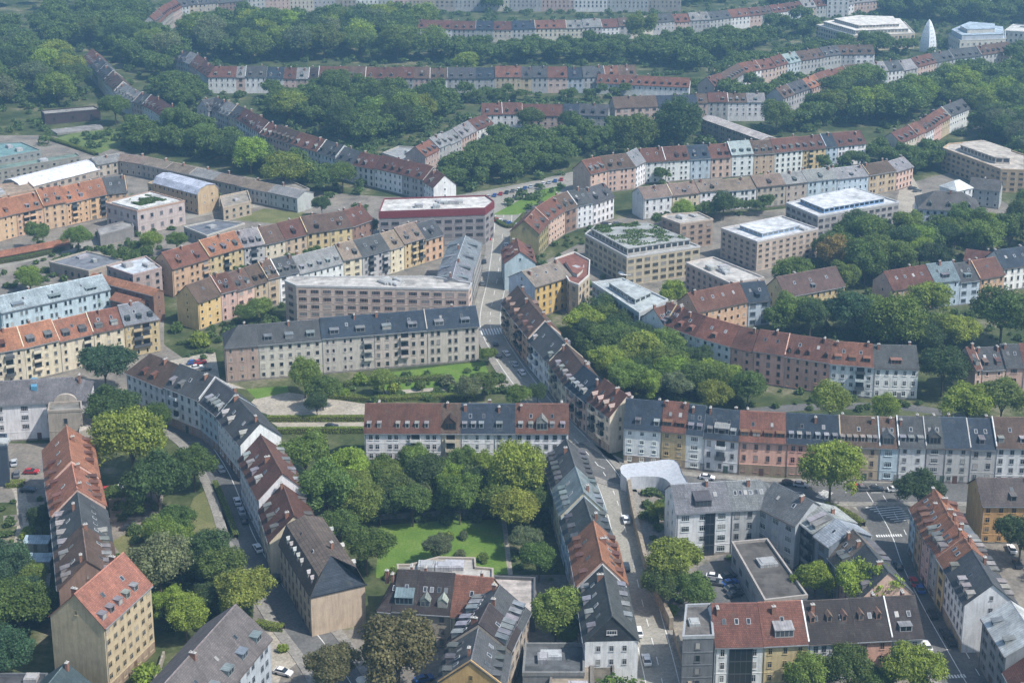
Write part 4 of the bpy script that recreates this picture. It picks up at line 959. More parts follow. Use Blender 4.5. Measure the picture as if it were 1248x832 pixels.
row('the long upper terrace', [(223, 61), (240, 67), (262, 82), (312, 82), (524, 82.5), (709, 81.5), (773, 79)], 10, 15.5, 5.6,
    [(232, 'g', 'd', {}), (241, 'g', 'g', {}), (250, 'p', 'x', {}), (262, 'w', 'r', {}), (289, 'w', 'r', {}), (300, 'p', 'g', {}), (326, 'w', 'd', {}), (347, 'w', 'n', {}), (362, 'p', 'r', {}), (377, 't', 'g', {}), (389, 'w', 'k', {}), (424, 'w', 'r', dict(fire='A')), (446, 'g', 'b', {}), (484, 'w', 'r', {}),
     (505, 'g', 'r', {}), (524, 'p', 'b', {}), (545, 'w', 'b', dict(fire='A')), (580, 'g', 'd', {}), (603, 'g', 'n', {}), (635, 'y', 'x', {}), (648, 'y', 'd', {}), (667, 'g', 'd', {}), (691, 'p', 'x', {}), (709, 'b', 'n', {}), (735, 'g', 'd', {}), (752, 'p', 'x', {}), (773, 'n', 'b', {})], lod=0)
row('the low red roofed block', [(729, 90.5), (841, 95.5)], 7, 11.5, 5.5, [(785, 'w', 'x', dict(d=6, dh=0)), (841, 'w', 'x', dict(d=6, dh=0))], lod=0)
row('the far upper terrace', [(509, 25), (624, 26), (709, 24.5), (766, 22), (819, 17), (861, 15), (886, 12), (936, 7)], 10, 15, 5.6,
    [(521, 'w', 'r', dict(gn=1)), (552, 'w', 'r', {}), (580, 'g', 'r', {}), (602, 'g', 'n', {}), (624, 'c', 'r', {}), (651, 'g', 'n', {}), (689, 'c', 'x', dict(d=4, fire='A')), (709, 'c', 'g', {}), (731, 'g', 'g', {}), (752, 'w', 'r', dict(fire='A')), (766, 'g', 'b', {}), (791, 'c', 'g', {}), (818, 'g', 'd', {}), (838, 'p', 'x', {}),
     (861, 'g', 'g', dict(fire='B')), (886, 'g', 'd', {}), (909, 'w', 'x', {}), (923, 'p', 'r', {}), (936, 'g', 'b', {})], lod=0)
row('the far upper right terrace', [(937, 6), (954, 4), (974, 1), (1070, -8)], 10, 15, 5.6, [(954, 'w', 'r', {}), (974, 'b', 'r', {}), (990, 't', 'g', {}), (1010, 'g', 'r', {}), (1036, 'w', 'g', {}), (1070, 'p', 'g', {})], lod=0)
row('the topmost terrace', [(182, 20), (200, 6), (213, -1), (237, -4), (330, -12), (500, -14), (640, -14), (830, -13)], 13, 18.5, 6,
    [(191, 'g', 'x', {}), (201, 'e', 'x', {}), (213, 'p', 'x', {}), (225, 'g', 'd', {}), (237, 't', 'd', {}), (262, 'e', 'd', {}), (292, 'n', 'd', {}), (320, 'g', 'd', {}), (352, 'p', 'd', {}), (382, 'c', 'd', {}), (408, 'g', 'd', {}), (434, 'e', 'd', {}), (460, 'w', 'r', {}), (480, 'g', 'r', {}), (498, 'p', 'r', {}), (530, 't', 'd', {}), (554, 'e', 'd', {}),
     (590, 'g', 'd', {}), (620, 'c', 'd', {}), (660, 'g', 'd', {}), (700, 'p', 'd', {}), (740, 'w', 'd', {}), (790, 'g', 'd', {}), (830, 'e', 'd', {})], lod=0)
row('the shorter upper right terrace', [(861, 95), (877, 90), (901, 76), (936, 71), (966, 63.5), (998, 59), (1018, 56), (1063, 55)], 10, 15, 5.6,
    [(877, 'p', 'r', {}), (899, 'g', 'b', {}), (920, 'w', 'x', {}), (938, 'p', 'x', {}), (952, 'p', 'r', {}), (968, 'b', 't', dict(fire='B')), (998, 'g', 'b', {}), (1020, 'g', 'd', {}), (1040, 'g', 'b', {}), (1063, 'w', 'b', {})], lod=0)
row('the long upper right terrace', [(945, 108), (976, 97.5), (992, 91), (1027, 80), (1059, 77.5), (1101, 73), (1133, 65), (1156, 61), (1189, 57.5), (1228, 52)], 10, 15, 5.6,
    [(958, 'g', 'b', {}), (977, 'g', 'd', {}), (992, 'p', 'o', dict(fire='B')), (1010, 'p', 'x', {}), (1027, 'p', 'x', dict(fire='B')), (1059, 'g', 'b', {}), (1076, 'b', 'g', {}), (1094, 'w', 'd', dict(d=1)), (1110, 'g', 'g', dict(d=0)), (1133, 'p', 'r', {}), (1156, 'g', 'd', dict(fire='B')), (1189, 'b', 'd', {}), (1208, 'g', 'b', {}), (1228, 'p', 'b', {})], lod=0)
row('the small right climbing terrace', [(1086, 162), (1105, 154), (1123, 147), (1135, 138), (1147, 131), (1172, 121)], 9.5, 14, 5.6,
    [(1106, 'c', 'r', dict(gn=1)), (1117, 'p', 'x', {}), (1127, 'w', 'r', {}), (1137, 's', 'x', {}), (1147, 'y', 'x', dict(fire='B')), (1172, 'w', 'd', dict(d=3))], lod=0)
block('wide cream office with stepped white roofs at the upper right', [(995, 31), (1040, 44), (1115, 41), (1102, 27), (1040, 25)], 11, (.5, .44, .33), (.6, .57, .52), units=4, lod=1, fl=3, sp=3, ww=2, rim=(.5, .47, .42), pent=[(.86, 3.0, (.46, .43, .37)), (.66, 2.2, (.46, .43, .38))])
block('domed white hall at the upper right', [(1156, 42), (1170, 50), (1226, 48), (1225, 38), (1175, 34)], 10, (.52, .5, .45), (.35, .42, .48), name='concert_hall', units=0, lod=0, fl=2, sp=4, ww=1.6, pent=[(.9, 3.5, (.4, .43, .47)), (.6, 2.6, (.5, .48, .43))])
block('white walled hall cut by the upper right edge', [(1224, 38), (1260, 40), (1260, 32), (1235, 30)], 9, (.5, .5, .48), (.55, .54, .5), units=1, lod=0, fl=2)
block('white flat block in the far upper right', [(1162, 4), (1228, 2), (1232, -3), (1168, -1)], 10, (.48, .5, .5), (.5, .5, .48), units=1, lod=0, fl=3)
block('pale tower block among the far trees', [(1009, -14), (1036, -14), (1036, -18), (1009, -18)], 24, (.48, .48, .47), (.4, .4, .4), units=0, lod=0, fl=7, sp=3.5)

# white sail tower
def sail():
    p = G(1130, 63, 0); root = empty('sail_tower', (p.x, p.y, 0)); tag(root, 'white sail shaped pointed tower beside the domed hall', 'tower')
    s = pix(p)[2]; W = 12 / s; Hh = 40 / s
    b = MB(); n = 14
    prof = []
    for i in range(n + 1):
        t = i / n; prof.append((W * math.cos(t * math.pi / 2) ** .75 * (1 - .1 * (1 - t)), Hh * math.sin(t * math.pi / 2) ** 1.0 if False else Hh * t))
    ring = []
    for w, z in prof:
        ring.append([(-w * .9, 0, z), (0, -w * .55, z), (w, 0, z), (0, w * .5, z)])
    for r0, r1 in zip(ring, ring[1:]):
        for k in range(4):
            j = (k + 1) % 4; b.face([r0[k], r0[j], r1[j], r1[k]])
    b.build('shell', M['trim'], root, (.66, .69, .72))
    for k in range(1, 8):
        z = Hh * k / 9; w = W * math.cos(k / 9 * math.pi / 2) ** .75
        for u in (.3, .6):
            for sg in (-1, 1):
                x, y = sg * w * u, -w * .55 * (1 - u)
                link('window', window_data(.5, .8, 'full'), root, (.66, .69, .72), T(x, y - .05, z, sg * math.atan2(w * .55, w)))
sail()
# ------------------------------------------------------------------ ground, streets, yards, lawns
def sheet(name, pts, z, mat, kind='structure', px=True, sub=None):
    P = [G(p[0], p[1], 0) if px else Vector((p[0], p[1], 0)) for p in pts]
    c = sum(P, Vector()) / len(P)
    b = MB(); q = [(p.x - c.x, p.y - c.y) for p in P]
    a = sum(q[i][0] * q[(i + 1) % len(q)][1] - q[(i + 1) % len(q)][0] * q[i][1] for i in range(len(q)))
    if a < 0: q = q[::-1]
    b.face([(x, y, 0) for x, y in q])
    o = b.build(name, M[mat]); o.location = (c.x, c.y, z); tag(o, kind=kind)
    import mathutils.geometry
    return o

def smooth(pts, n=6):
    P = [Vector(p) for p in pts]; out = []
    for i in range(len(P) - 1):
        p0, p1, p2, p3 = P[max(0, i - 1)], P[i], P[i + 1], P[min(len(P) - 1, i + 2)]
        for k in range(n):
            t = k / n
            out.append(.5 * ((2 * p1) + (p2 - p0) * t + (2 * p0 - 5 * p1 + 4 * p2 - p3) * t * t + (3 * p1 - p0 - 3 * p2 + p3) * t ** 3))
    out.append(P[-1]); return out

def ribbon(b, line, off0, off1, z, thick=0.0, mi=0):
    n = len(line); L, R = [], []
    for i in range(n):
        d = (line[min(n - 1, i + 1)] - line[max(0, i - 1)]).normalized(); nn = Vector((d.y, -d.x))
        L.append(line[i] + nn * off0); R.append(line[i] + nn * off1)
    for i in range(n - 1):
        q = [L[i], R[i], R[i + 1], L[i + 1]]
        if (R[i] - L[i]).cross(L[i + 1] - L[i]) < 0: q = q[::-1]
        b.face([(p.x, p.y, z + thick) for p in q], mi)
        if thick:
            for A in (L, R):
                b.face([(A[i].x, A[i].y, z), (A[i + 1].x, A[i + 1].y, z), (A[i + 1].x, A[i + 1].y, z + thick), (A[i].x, A[i].y, z + thick)], mi)

def road(name, pts, w, mat='asphalt', z=.03, walk=(2.2, 2.2), walkmat='paving', line=None, wr=(0, 1)):
    c = smooth([G(p[0], p[1], 0).to_2d() for p in pts])
    b = MB(); ribbon(b, c, -w / 2, w / 2, z); o = b.build(name, M[mat]); tag(o, kind='structure')
    ROADS.append((c, w / 2 + max(walk) * .8))
    if any(walk):
        b = MB(); c_ = c; c = c[int(len(c) * wr[0]):max(2, int(len(c) * wr[1]))]
        if walk[0]: ribbon(b, c, -w / 2 - walk[0], -w / 2, .01, .13)
        if walk[1]: ribbon(b, c, w / 2, w / 2 + walk[1], .01, .13)
        tag(b.build('pavement', M[walkmat]), kind='structure'); c = c_
    if line:
        b = MB(); acc = 0
        for off, dash in line:
            if not dash: ribbon(b, c, off - .09, off + .09, z + .012)
            else:
                for i in range(0, len(c) - 1, 2): ribbon(b, [c[i], c[i].lerp(c[i + 1], .8)], off - .09, off + .09, z + .012)
        tag(b.build('road_markings', M['paint']), kind='structure')
    return c

b = MB(); gx, gy = 40, 44
b.face([(-1600, -250, 0), (1600, -250, 0), (1600, 2600, 0), (-1600, 2600, 0)])
g_ = b.build('ground', M['ground']); tag(g_, kind='structure')

# built-up yards (pale, half paved)
yards = [
 [(-20, 165), (60, 165), (150, 185), (400, 235), (470, 240), (470, 300), (200, 345), (200, 420), (270, 470), (170, 500), (-20, 480)],
 [(450, 240), (620, 240), (640, 340), (590, 420), (440, 340), (400, 300)],
 [(640, 330), (720, 290), (720, 270), (800, 262), (880, 262), (1000, 250), (1100, 225), (1115, 285), (1000, 300), (930, 350), (840, 395), (700, 400)],
 [(-20, 540), (60, 540), (66, 612), (-20, 612)],
 [(310, 730), (400, 770), (640, 740), (640, 860), (300, 860)],
 [(770, 560), (1090, 600), (1060, 640), (1090, 700), (1130, 840), (790, 860), (760, 700)],
 [(1150, 610), (1260, 620), (1260, 860), (1150, 860)],
 [(1000, 300), (1060, 300), (1100, 225), (1160, 210), (1230, 250), (1240, 280), (1110, 290), (1090, 330)],
 [(600, 700), (700, 700), (720, 860), (610, 860)],
 [(130, 590), (200, 600), (190, 660), (140, 680)],
]
for i, y in enumerate(yards): sheet('yard', y, .006 + .0012 * i, 'yard')
sheet('bare_earth', [(310, 486), (352, 478), (445, 492), (446, 505), (330, 506), (300, 496)], .02, 'gravel')
sheet('gravel_path', [(330, 514), (446, 514), (446, 522), (340, 521)], .021, 'gravel')
sheet('forecourt', [(205, 440), (262, 428), (268, 462), (300, 474), (262, 470), (215, 455)], .022, 'gravel')
sheet('sandy_verge', [(322, 772), (338, 765), (362, 790), (372, 800), (345, 820), (330, 850), (305, 850), (318, 800)], .023, 'gravel')
sheet('plaza', [(1012, 600), (1100, 602), (1118, 640), (1096, 660), (1072, 655), (1050, 625)], .026, 'asphalt_pale')
sheet('fork_square', [(560, 245), (690, 222), (700, 215), (705, 230), (660, 245), (640, 262), (625, 290), (600, 290), (600, 262)], .018, 'asphalt_pale')
sheet('villa_square', [(1062, 292), (1090, 262), (1096, 232), (1086, 212), (1108, 208), (1124, 236), (1112, 250), (1110, 285)], .019, 'gravel')
sheet('court_parking', [(852, 690), (892, 672), (905, 735), (845, 735)], .027, 'asphalt')

road('street', [(196, 505), (222, 520), (248, 540), (270, 572), (287, 610), (302, 652), (330, 702), (362, 752), (396, 796), (430, 850)], 9.0, 'asphalt', walk=(2.6, 2.6), line=[(-1.4, False)])
mid = road('street', [(614, 262), (611, 300), (606, 340), (598, 380), (600, 405), (620, 440), (656, 488), (700, 535), (735, 575), (752, 610), (766, 660), (782, 730), (800, 800), (816, 870)], 8.2, 'asphalt_pale', z=.035, walk=(2.4, 2.4), line=[(0, True), (3.7, False), (-3.7, False)])
road('street', [(690, 545), (752, 577), (830, 590), (930, 598), (1030, 600), (1130, 600), (1270, 600)], 11, 'asphalt', z=.04, walk=(2.5, 2.5), line=[(0, True)])
road('street', [(1052, 590), (1085, 645), (1102, 690), (1128, 742), (1158, 795), (1190, 850)], 11.5, 'asphalt', z=.045, walk=(3, 3), wr=(.27, 1), line=[(.3, False), (-3.6, True)])
road('lane', [(-10, 326), (60, 310), (130, 292), (175, 280), (240, 262), (330, 248)], 6, 'asphalt_pale', z=.03, walk=(0, 0))
road('lane', [(672, 560), (690, 640), (702, 700), (705, 740)], 4.5, 'asphalt', z=.028, walk=(0, 0))
road('street', [(545, 245), (600, 236), (660, 224), (720, 210), (800, 196)], 8, 'asphalt_pale', z=.032, walk=(2, 2))
road('garden_path', [(-10, 590), (20, 592), (28, 640), (14, 690), (20, 730)], 3, 'gravel', z=.02, walk=(0, 0))
road('street', [(470, 478), (520, 474), (600, 470), (640, 470)], 4, 'gravel', z=.02, walk=(0, 0))
road('path', [(1090, 165), (1160, 160), (1215, 152)], 4, 'gravel', z=.02, walk=(0, 0))
road('street', [(880, 505), (1000, 495), (1120, 498), (1190, 515)], 5, 'asphalt', z=.02, walk=(0, 0))

# zebra crossings and junction hatching
def zebra(a, bb, n, wid, frac=.5, z=.06):
    A, B = G(*a).to_2d(), G(*bb).to_2d(); d = (B - A); L = d.length; d /= L; nn = Vector((-d.y, d.x)); b = MB()
    for i in range(n):
        c0, c1 = A + d * (L * i / n), A + d * (L * (i + frac) / n)
        b.face([(p.x, p.y, z) for p in (c0 - nn * wid / 2, c1 - nn * wid / 2, c1 + nn * wid / 2, c0 + nn * wid / 2)])
    tag(b.build('road_markings', M['paint']), kind='structure')
zebra((582, 405), (613, 403), 9, 6); zebra((1068, 653), (1100, 652), 11, 1.2, .6); zebra((1145, 825), (1178, 823), 9, 1.2, .6); zebra((1000, 607), (1010, 598), 7, 3.0)
for k in range(9): zebra((1050 + k * 5, 616 + k * 2.4), (1092 + k * 2.5, 612 + k * 2.6), 1, .35, 1.0)

for i, q in enumerate([[(4, 628), (26, 626), (28, 640), (4, 642)], [(32, 612), (54, 611), (56, 624), (33, 625)], [(2, 660), (16, 659), (18, 676), (2, 678)], [(30, 700), (62, 698), (60, 716), (32, 718)], [(4, 694), (16, 693), (16, 712), (4, 714)], [(100, 312), (130, 306), (140, 312), (112, 318)], [(140, 640), (158, 638), (160, 652), (142, 654)]]): sheet('garden_bed', q, .022 + .001 * i, 'gravel' if i % 2 else 'yard')
def lawn(name, pts, mat, z=.03): return sheet(name, pts, z, mat, kind='stuff')
lawn('grass', [(462, 640), (545, 634), (612, 633), (619, 699), (560, 703), (480, 704), (458, 704)], 'lawn')
lawn('grass', [(236, 606), (258, 592), (284, 652), (270, 668), (212, 668)], 'drylawn')
lawn('grass', [(64, 170), (100, 159), (150, 158), (170, 168), (122, 187)], 'field')
lawn('grass', [(285, 268), (322, 254), (395, 262), (382, 272), (330, 272)], 'drylawn')
lawn('grass', [(300, 474), (350, 470), (352, 478), (312, 486)], 'lawn')
lawn('grass', [(395, 122), (440, 122), (420, 134), (380, 132)], 'drylawn')
lawn('grass', [(560, 190), (640, 172), (720, 168), (690, 185), (640, 196), (600, 206)], 'drylawn')
lawn('grass', [(600, 262), (655, 232), (690, 225), (672, 245), (630, 262)], 'lawn')
lawn('grass', [(980, 118), (1060, 112), (1100, 116), (1050, 128)], 'drylawn')
lawn('grass', [(135, 660), (186, 632), (190, 670), (160, 690)], 'drylawn')
lawn('grass', [(690, 440), (780, 410), (800, 480), (770, 490)], 'lawn') if False else None
lawn('grass', [(455, 456), (590, 440), (600, 468), (470, 476)], 'lawn')
sheet('gravel_path', [(611, 633), (617, 633), (625, 700), (619, 700)], .034, 'gravel')

# ------------------------------------------------------------------ walls, hedges, small garden structures
def wall_line(label, pts, w, h, mat='stone', col=(.26, .22, .17), name='garden_wall', cat='wall', z0=0.0):
    c = [G(p[0], p[1], 0).to_2d() for p in pts]; m = sum(c, Vector((0, 0))) / len(c); b = MB()
    c = [p - m for p in c]
    ribbon(b, c, -w / 2, w / 2, 0, h)
    for i in (0, -1):
        d = ((c[1] - c[0]) if i == 0 else (c[-1] - c[-2])).normalized(); nn = Vector((d.y, -d.x)) * w / 2
        b.face([((c[i] - nn).x, (c[i] - nn).y, 0), ((c[i] + nn).x, (c[i] + nn).y, 0), ((c[i] + nn).x, (c[i] + nn).y, h), ((c[i] - nn).x, (c[i] - nn).y, h)])
    o = b.build(name, M[mat], None, col); o.location = (m.x, m.y, z0); tag(o, label, cat)
    return o
wall_line('long rubble stone retaining wall along the near street', [(762, 574), (772, 632), (786, 690), (800, 728), (818, 768)], 1.0, 3.4)
wall_line('low stone kerb wall along the lower end of the near street', [(822, 775), (834, 815), (842, 850)], .8, 2.4)
wall_line('dark stone wall at the back of the walled lawn', [(458, 633), (545, 628), (614, 627)], .5, 1.6, col=(.15, .14, .12))
wall_line('pale stone wall beside the tan gable house yard', [(200, 800), (190, 832), (186, 850)], .5, 1.5, col=(.3, .27, .22))
wall_line('low grey garden wall across the yard of the orange terrace', [(132, 636), (188, 634)], .4, 1.2, col=(.25, .24, .22))

def quarter():
    c = G(800, 622, 0).to_2d(); root = empty('curved_building', (c.x, c.y, 0)); tag(root, 'curved white walled court building with pale grey roof behind the stone wall', 'building')
    b = MB(); b2 = MB(); pts_o = [G(*p, 5).to_2d() - c for p in [(757, 577), (759, 567), (790, 563), (822, 561), (832, 578), (838, 588)]]
    pts_i = [G(*p, 5).to_2d() - c for p in [(764, 579), (768, 577), (790, 576), (808, 578), (818, 586), (824, 596)]]
    pts_o = [Vector((p.x, p.y)) for p in smooth(pts_o, 4)]; pts_i = [Vector((p.x, p.y)) for p in smooth(pts_i, 4)]
    n = len(pts_o)
    for i in range(n - 1):
        o0, o1, i0, i1 = pts_o[i], pts_o[i + 1], pts_i[i], pts_i[i + 1]
        b.face([(o1.x, o1.y, 0), (o0.x, o0.y, 0), (o0.x, o0.y, 5.2), (o1.x, o1.y, 5.2)]); b.face([(i0.x, i0.y, 0), (i1.x, i1.y, 0), (i1.x, i1.y, 4), (i0.x, i0.y, 4)])
        b2.face([(i0.x, i0.y, 4), (i1.x, i1.y, 4), (o1.x, o1.y, 5.0), (o0.x, o0.y, 5.0)])
    for i in (0, n - 1):
        o0, i0 = pts_o[i], pts_i[i]; b.face([(o0.x, o0.y, 0), (i0.x, i0.y, 0), (i0.x, i0.y, 4), (o0.x, o0.y, 5.2)])
    b.build('wall', M['wall'], root, (.55, .57, .6)); b2.build('roof', M['trim'], root, (.38, .40, .43))
    FOOT.append([tuple(p + c) for p in pts_o + pts_i[::-1]])
quarter()
for i, (x, y) in enumerate([(46, 668), (48, 690)]):
    r = empty('greenhouse', (0, 0, 0)); p = G(x, y, 0); r.location = p; tag(r, ['upper', 'lower'][i] + ' blue grey roofed shed in the yard left of the orange terrace', 'shed')
    b = MB(); b.box(-3.2, 3.2, -1.6, 1.6, 0, 2.4); b.build('wall', M['wall'], r, (.3, .32, .3))
    b = MB(); b.slab([(-3.4, -1.9, 2.4), (3.4, -1.9, 2.4), (3.4, 1.8, 2.9), (-3.4, 1.8, 2.9)], .1); b.build('roof', M['metal'], r, (.36, .45, .5))
    b = MB(); b.box(-.5, .5, -1.66, -1.58, 0, 2.0); b.build('door', M['trim'], r, (.12, .14, .12))
# white parasols
def parasol(label, px, py, r, h):
    p = G(px, py, h); root = empty('parasol', (p.x, p.y, 0)); tag(root, label, 'parasol')
    b = MB(); b.cyl((0, 0, 0), (0, 0, h), .05, .05, 6); b.build('pole', M['trim'], root, (.3, .3, .3))
    b = MB(); n = 8
    for k in range(n):
        a0, a1 = 2 * math.pi * k / n, 2 * math.pi * (k + 1) / n
        b.slab([(r * math.cos(a0), r * math.sin(a0), h - .1), (r * math.cos(a1), r * math.sin(a1), h - .1), (0, 0, h + .6)], .04)
    b.build('canopy', M['trim'], root, (.78, .78, .76))
parasol('big white square parasol before the stepped green roof office', 762, 332, 3.0, 4.5)
parasol('white parasol between the two brown trees at the bottom edge', 441, 827, 1.4, 2.4)
# ------------------------------------------------------------------ trees
def crown_arrays(seed, nlobe, nleaf, leaf, zs=1.0, lobr=(.14, .34), flat=0.0, spread=.8):
    """leaf quads on the skins of many uneven lobes; crown radius about 1, centre at 0"""
    r = np.random.default_rng(seed)
    u = r.normal(size=(nlobe, 3)); u /= np.linalg.norm(u, axis=1)[:, None]
    low = u[:, 2] < -.3; u[low, 2] *= -.6
    ph = r.uniform(0, 6.28, 6)
    bump = 1 + .16 * np.sin(3 * np.arctan2(u[:, 1], u[:, 0]) + ph[0]) + .12 * np.sin(2 * np.arctan2(u[:, 1], u[:, 0]) + ph[1]) + .1 * np.sin(5 * u[:, 2] + ph[2])
    C = u * (spread * bump * r.uniform(.3, 1.0, nlobe) ** .4)[:, None] * np.array([1, 1, zs]); R = r.uniform(lobr[0], lobr[1], nlobe) ** 1.0
    pick = r.choice(nlobe, size=nleaf, p=R ** 2 / np.sum(R ** 2))
    d = r.normal(size=(nleaf, 3)); d /= np.linalg.norm(d, axis=1)[:, None]
    d[:, 2] = np.where((d[:, 2] < -.35) & (r.random(nleaf) < .6), -d[:, 2], d[:, 2])
    w = d * 7 + C[pick] * 5
    nz = np.sin(w[:, 0] + ph[3]) * np.sin(w[:, 1] + ph[4]) + np.sin(w[:, 2] * 1.3 + ph[5]) * .6
    rr = R[pick] * (1 + .22 * nz) * r.uniform(.6, 1.15, nleaf)
    P = C[pick] + d * rr[:, None]
    D = np.concatenate([np.linalg.norm(P[k:k + 4000, None, :] - C[None], axis=2) / R[None] for k in range(0, nleaf, 4000)])
    inside = (D < .6).sum(axis=1) > 0
    keep = ~inside | (r.random(nleaf) < .15)
    P, d = P[keep], d[keep]; n = len(P)
    nrm = d * .8 + np.array([0, 0, .25]) + r.normal(size=(n, 3)) * .6; nrm /= np.linalg.norm(nrm, axis=1)[:, None]
    a = np.cross(nrm, r.normal(size=(n, 3))); a /= np.linalg.norm(a, axis=1)[:, None]
    b = np.cross(nrm, a)
    s = leaf * r.uniform(.5, 1.4, n)[:, None]; e = r.uniform(.5, 1.0, n)[:, None]
    V = np.stack([P - a * s - b * s * e * .6, P + a * s * .2 - b * s * e, P + a * s + b * s * e * .5, P - a * s * .3 + b * s * e], axis=1)
    return V.reshape(-1, 3)

PROTO = [quads_mesh('crown', crown_arrays(11 + i, nl, 30000, .031, zs), M['leaf']) for i, (nl, zs) in enumerate([(60, .85), (80, .95), (48, .8), (90, 1.0), (64, 1.15), (52, .9), (100, .85), (44, .95)])]
FAR_V = [crown_arrays(51 + i, nl, 5200, .06, zs) for i, (nl, zs) in enumerate([(40, .9), (50, .85), (34, 1.0)])]
SHRUB = [quads_mesh('leaves', crown_arrays(81 + i, 12, 2200, .1, .75, (.3, .5), spread=.6), M['leaf']) for i in range(4)]
SHRUB_V = [crown_arrays(91 + i, 9, 420, .17, .7, (.32, .5), spread=.6) for i in range(4)]

def trunk_mesh(i):
    r = random.Random(i); b = MB()
    b.cyl((0, 0, -.1), (0, 0, .55), .075, .05, 8); 
    for k in range(4):
        a = k * 1.57 + r.uniform(-.4, .4); b.cyl((0, 0, .5), (.38 * math.cos(a), .38 * math.sin(a), 1.05 + r.uniform(-.1, .1)), .035, .012, 6)
    b.cyl((0, 0, .5), (.03, 0, 1.2), .045, .015, 6)
    return b.data('trunk', [M['bark']])
TRUNK = [trunk_mesh(i) for i in range(3)]

TCOL = dict(d=(0.058, 0.091, 0.031), m=(0.098, 0.145, 0.036), g=(0.144, 0.193, 0.041), b=(0.196, 0.256, 0.038), y=(.20, .235, .042), o=(.22, .17, .05), s=(0.133, 0.159, 0.077), u=(.135, .13, .055), t=(0.060, 0.108, 0.054), c=(.25, .17, .06))
TNAME = dict(d='dark green', m='deep green', g='mid green', b='bright green', y='yellow green', o='olive orange', s='grey green', u='olive brown', t='blue green', c='copper tinted olive')

def inside(poly, x, y):
    c = False; n = len(poly); j = n - 1
    for i in range(n):
        xi, yi = poly[i][:2]; xj, yj = poly[j][:2]
        if (yi > y) != (yj > y) and x < (xj - xi) * (y - yi) / (yj - yi) + xi: c = not c
        j = i
    return c
def blocked(x, y, rad, roads=True):
    for f, bb in FBOX:
        if bb[0] - rad < x < bb[1] + rad and bb[2] - rad < y < bb[3] + rad:
            if inside(f, x, y): return True
            for i in range(len(f)):
                a, q = Vector(f[i - 1]), Vector(f[i]); e = q - a; t = max(0, min(1, (Vector((x, y)) - a).dot(e) / max(1e-6, e.dot(e))))
                if (a + e * t - Vector((x, y))).length < rad: return True
    if roads:
        for c, w in ROADS:
            for i in range(0, len(c), 2):
                if abs(c[i].x - x) < w + 3 and abs(c[i].y - y) < w + 3 and (c[i] - Vector((x, y))).length < w: return True
    return False
FBOX = [(f, (min(p[0] for p in f), max(p[0] for p in f), min(p[1] for p in f), max(p[1] for p in f))) for f in FOOT]

TREES = []      # x, y, R, zc, colour key, label or None, zone
def tree_px(px, py, rpx, ck, label, zf=1.0):
    """px, py: crown centre in the photograph, rpx: crown radius there"""
    z = 6.0
    for _ in range(6):
        p = G(px, py, z); R = rpx / pix(p)[2]; z = R * .85 * zf + min(3.2, R * .55) + .3
    p = G(px, py, z); TREES.append([p.x, p.y, R, z, ck, label, None])

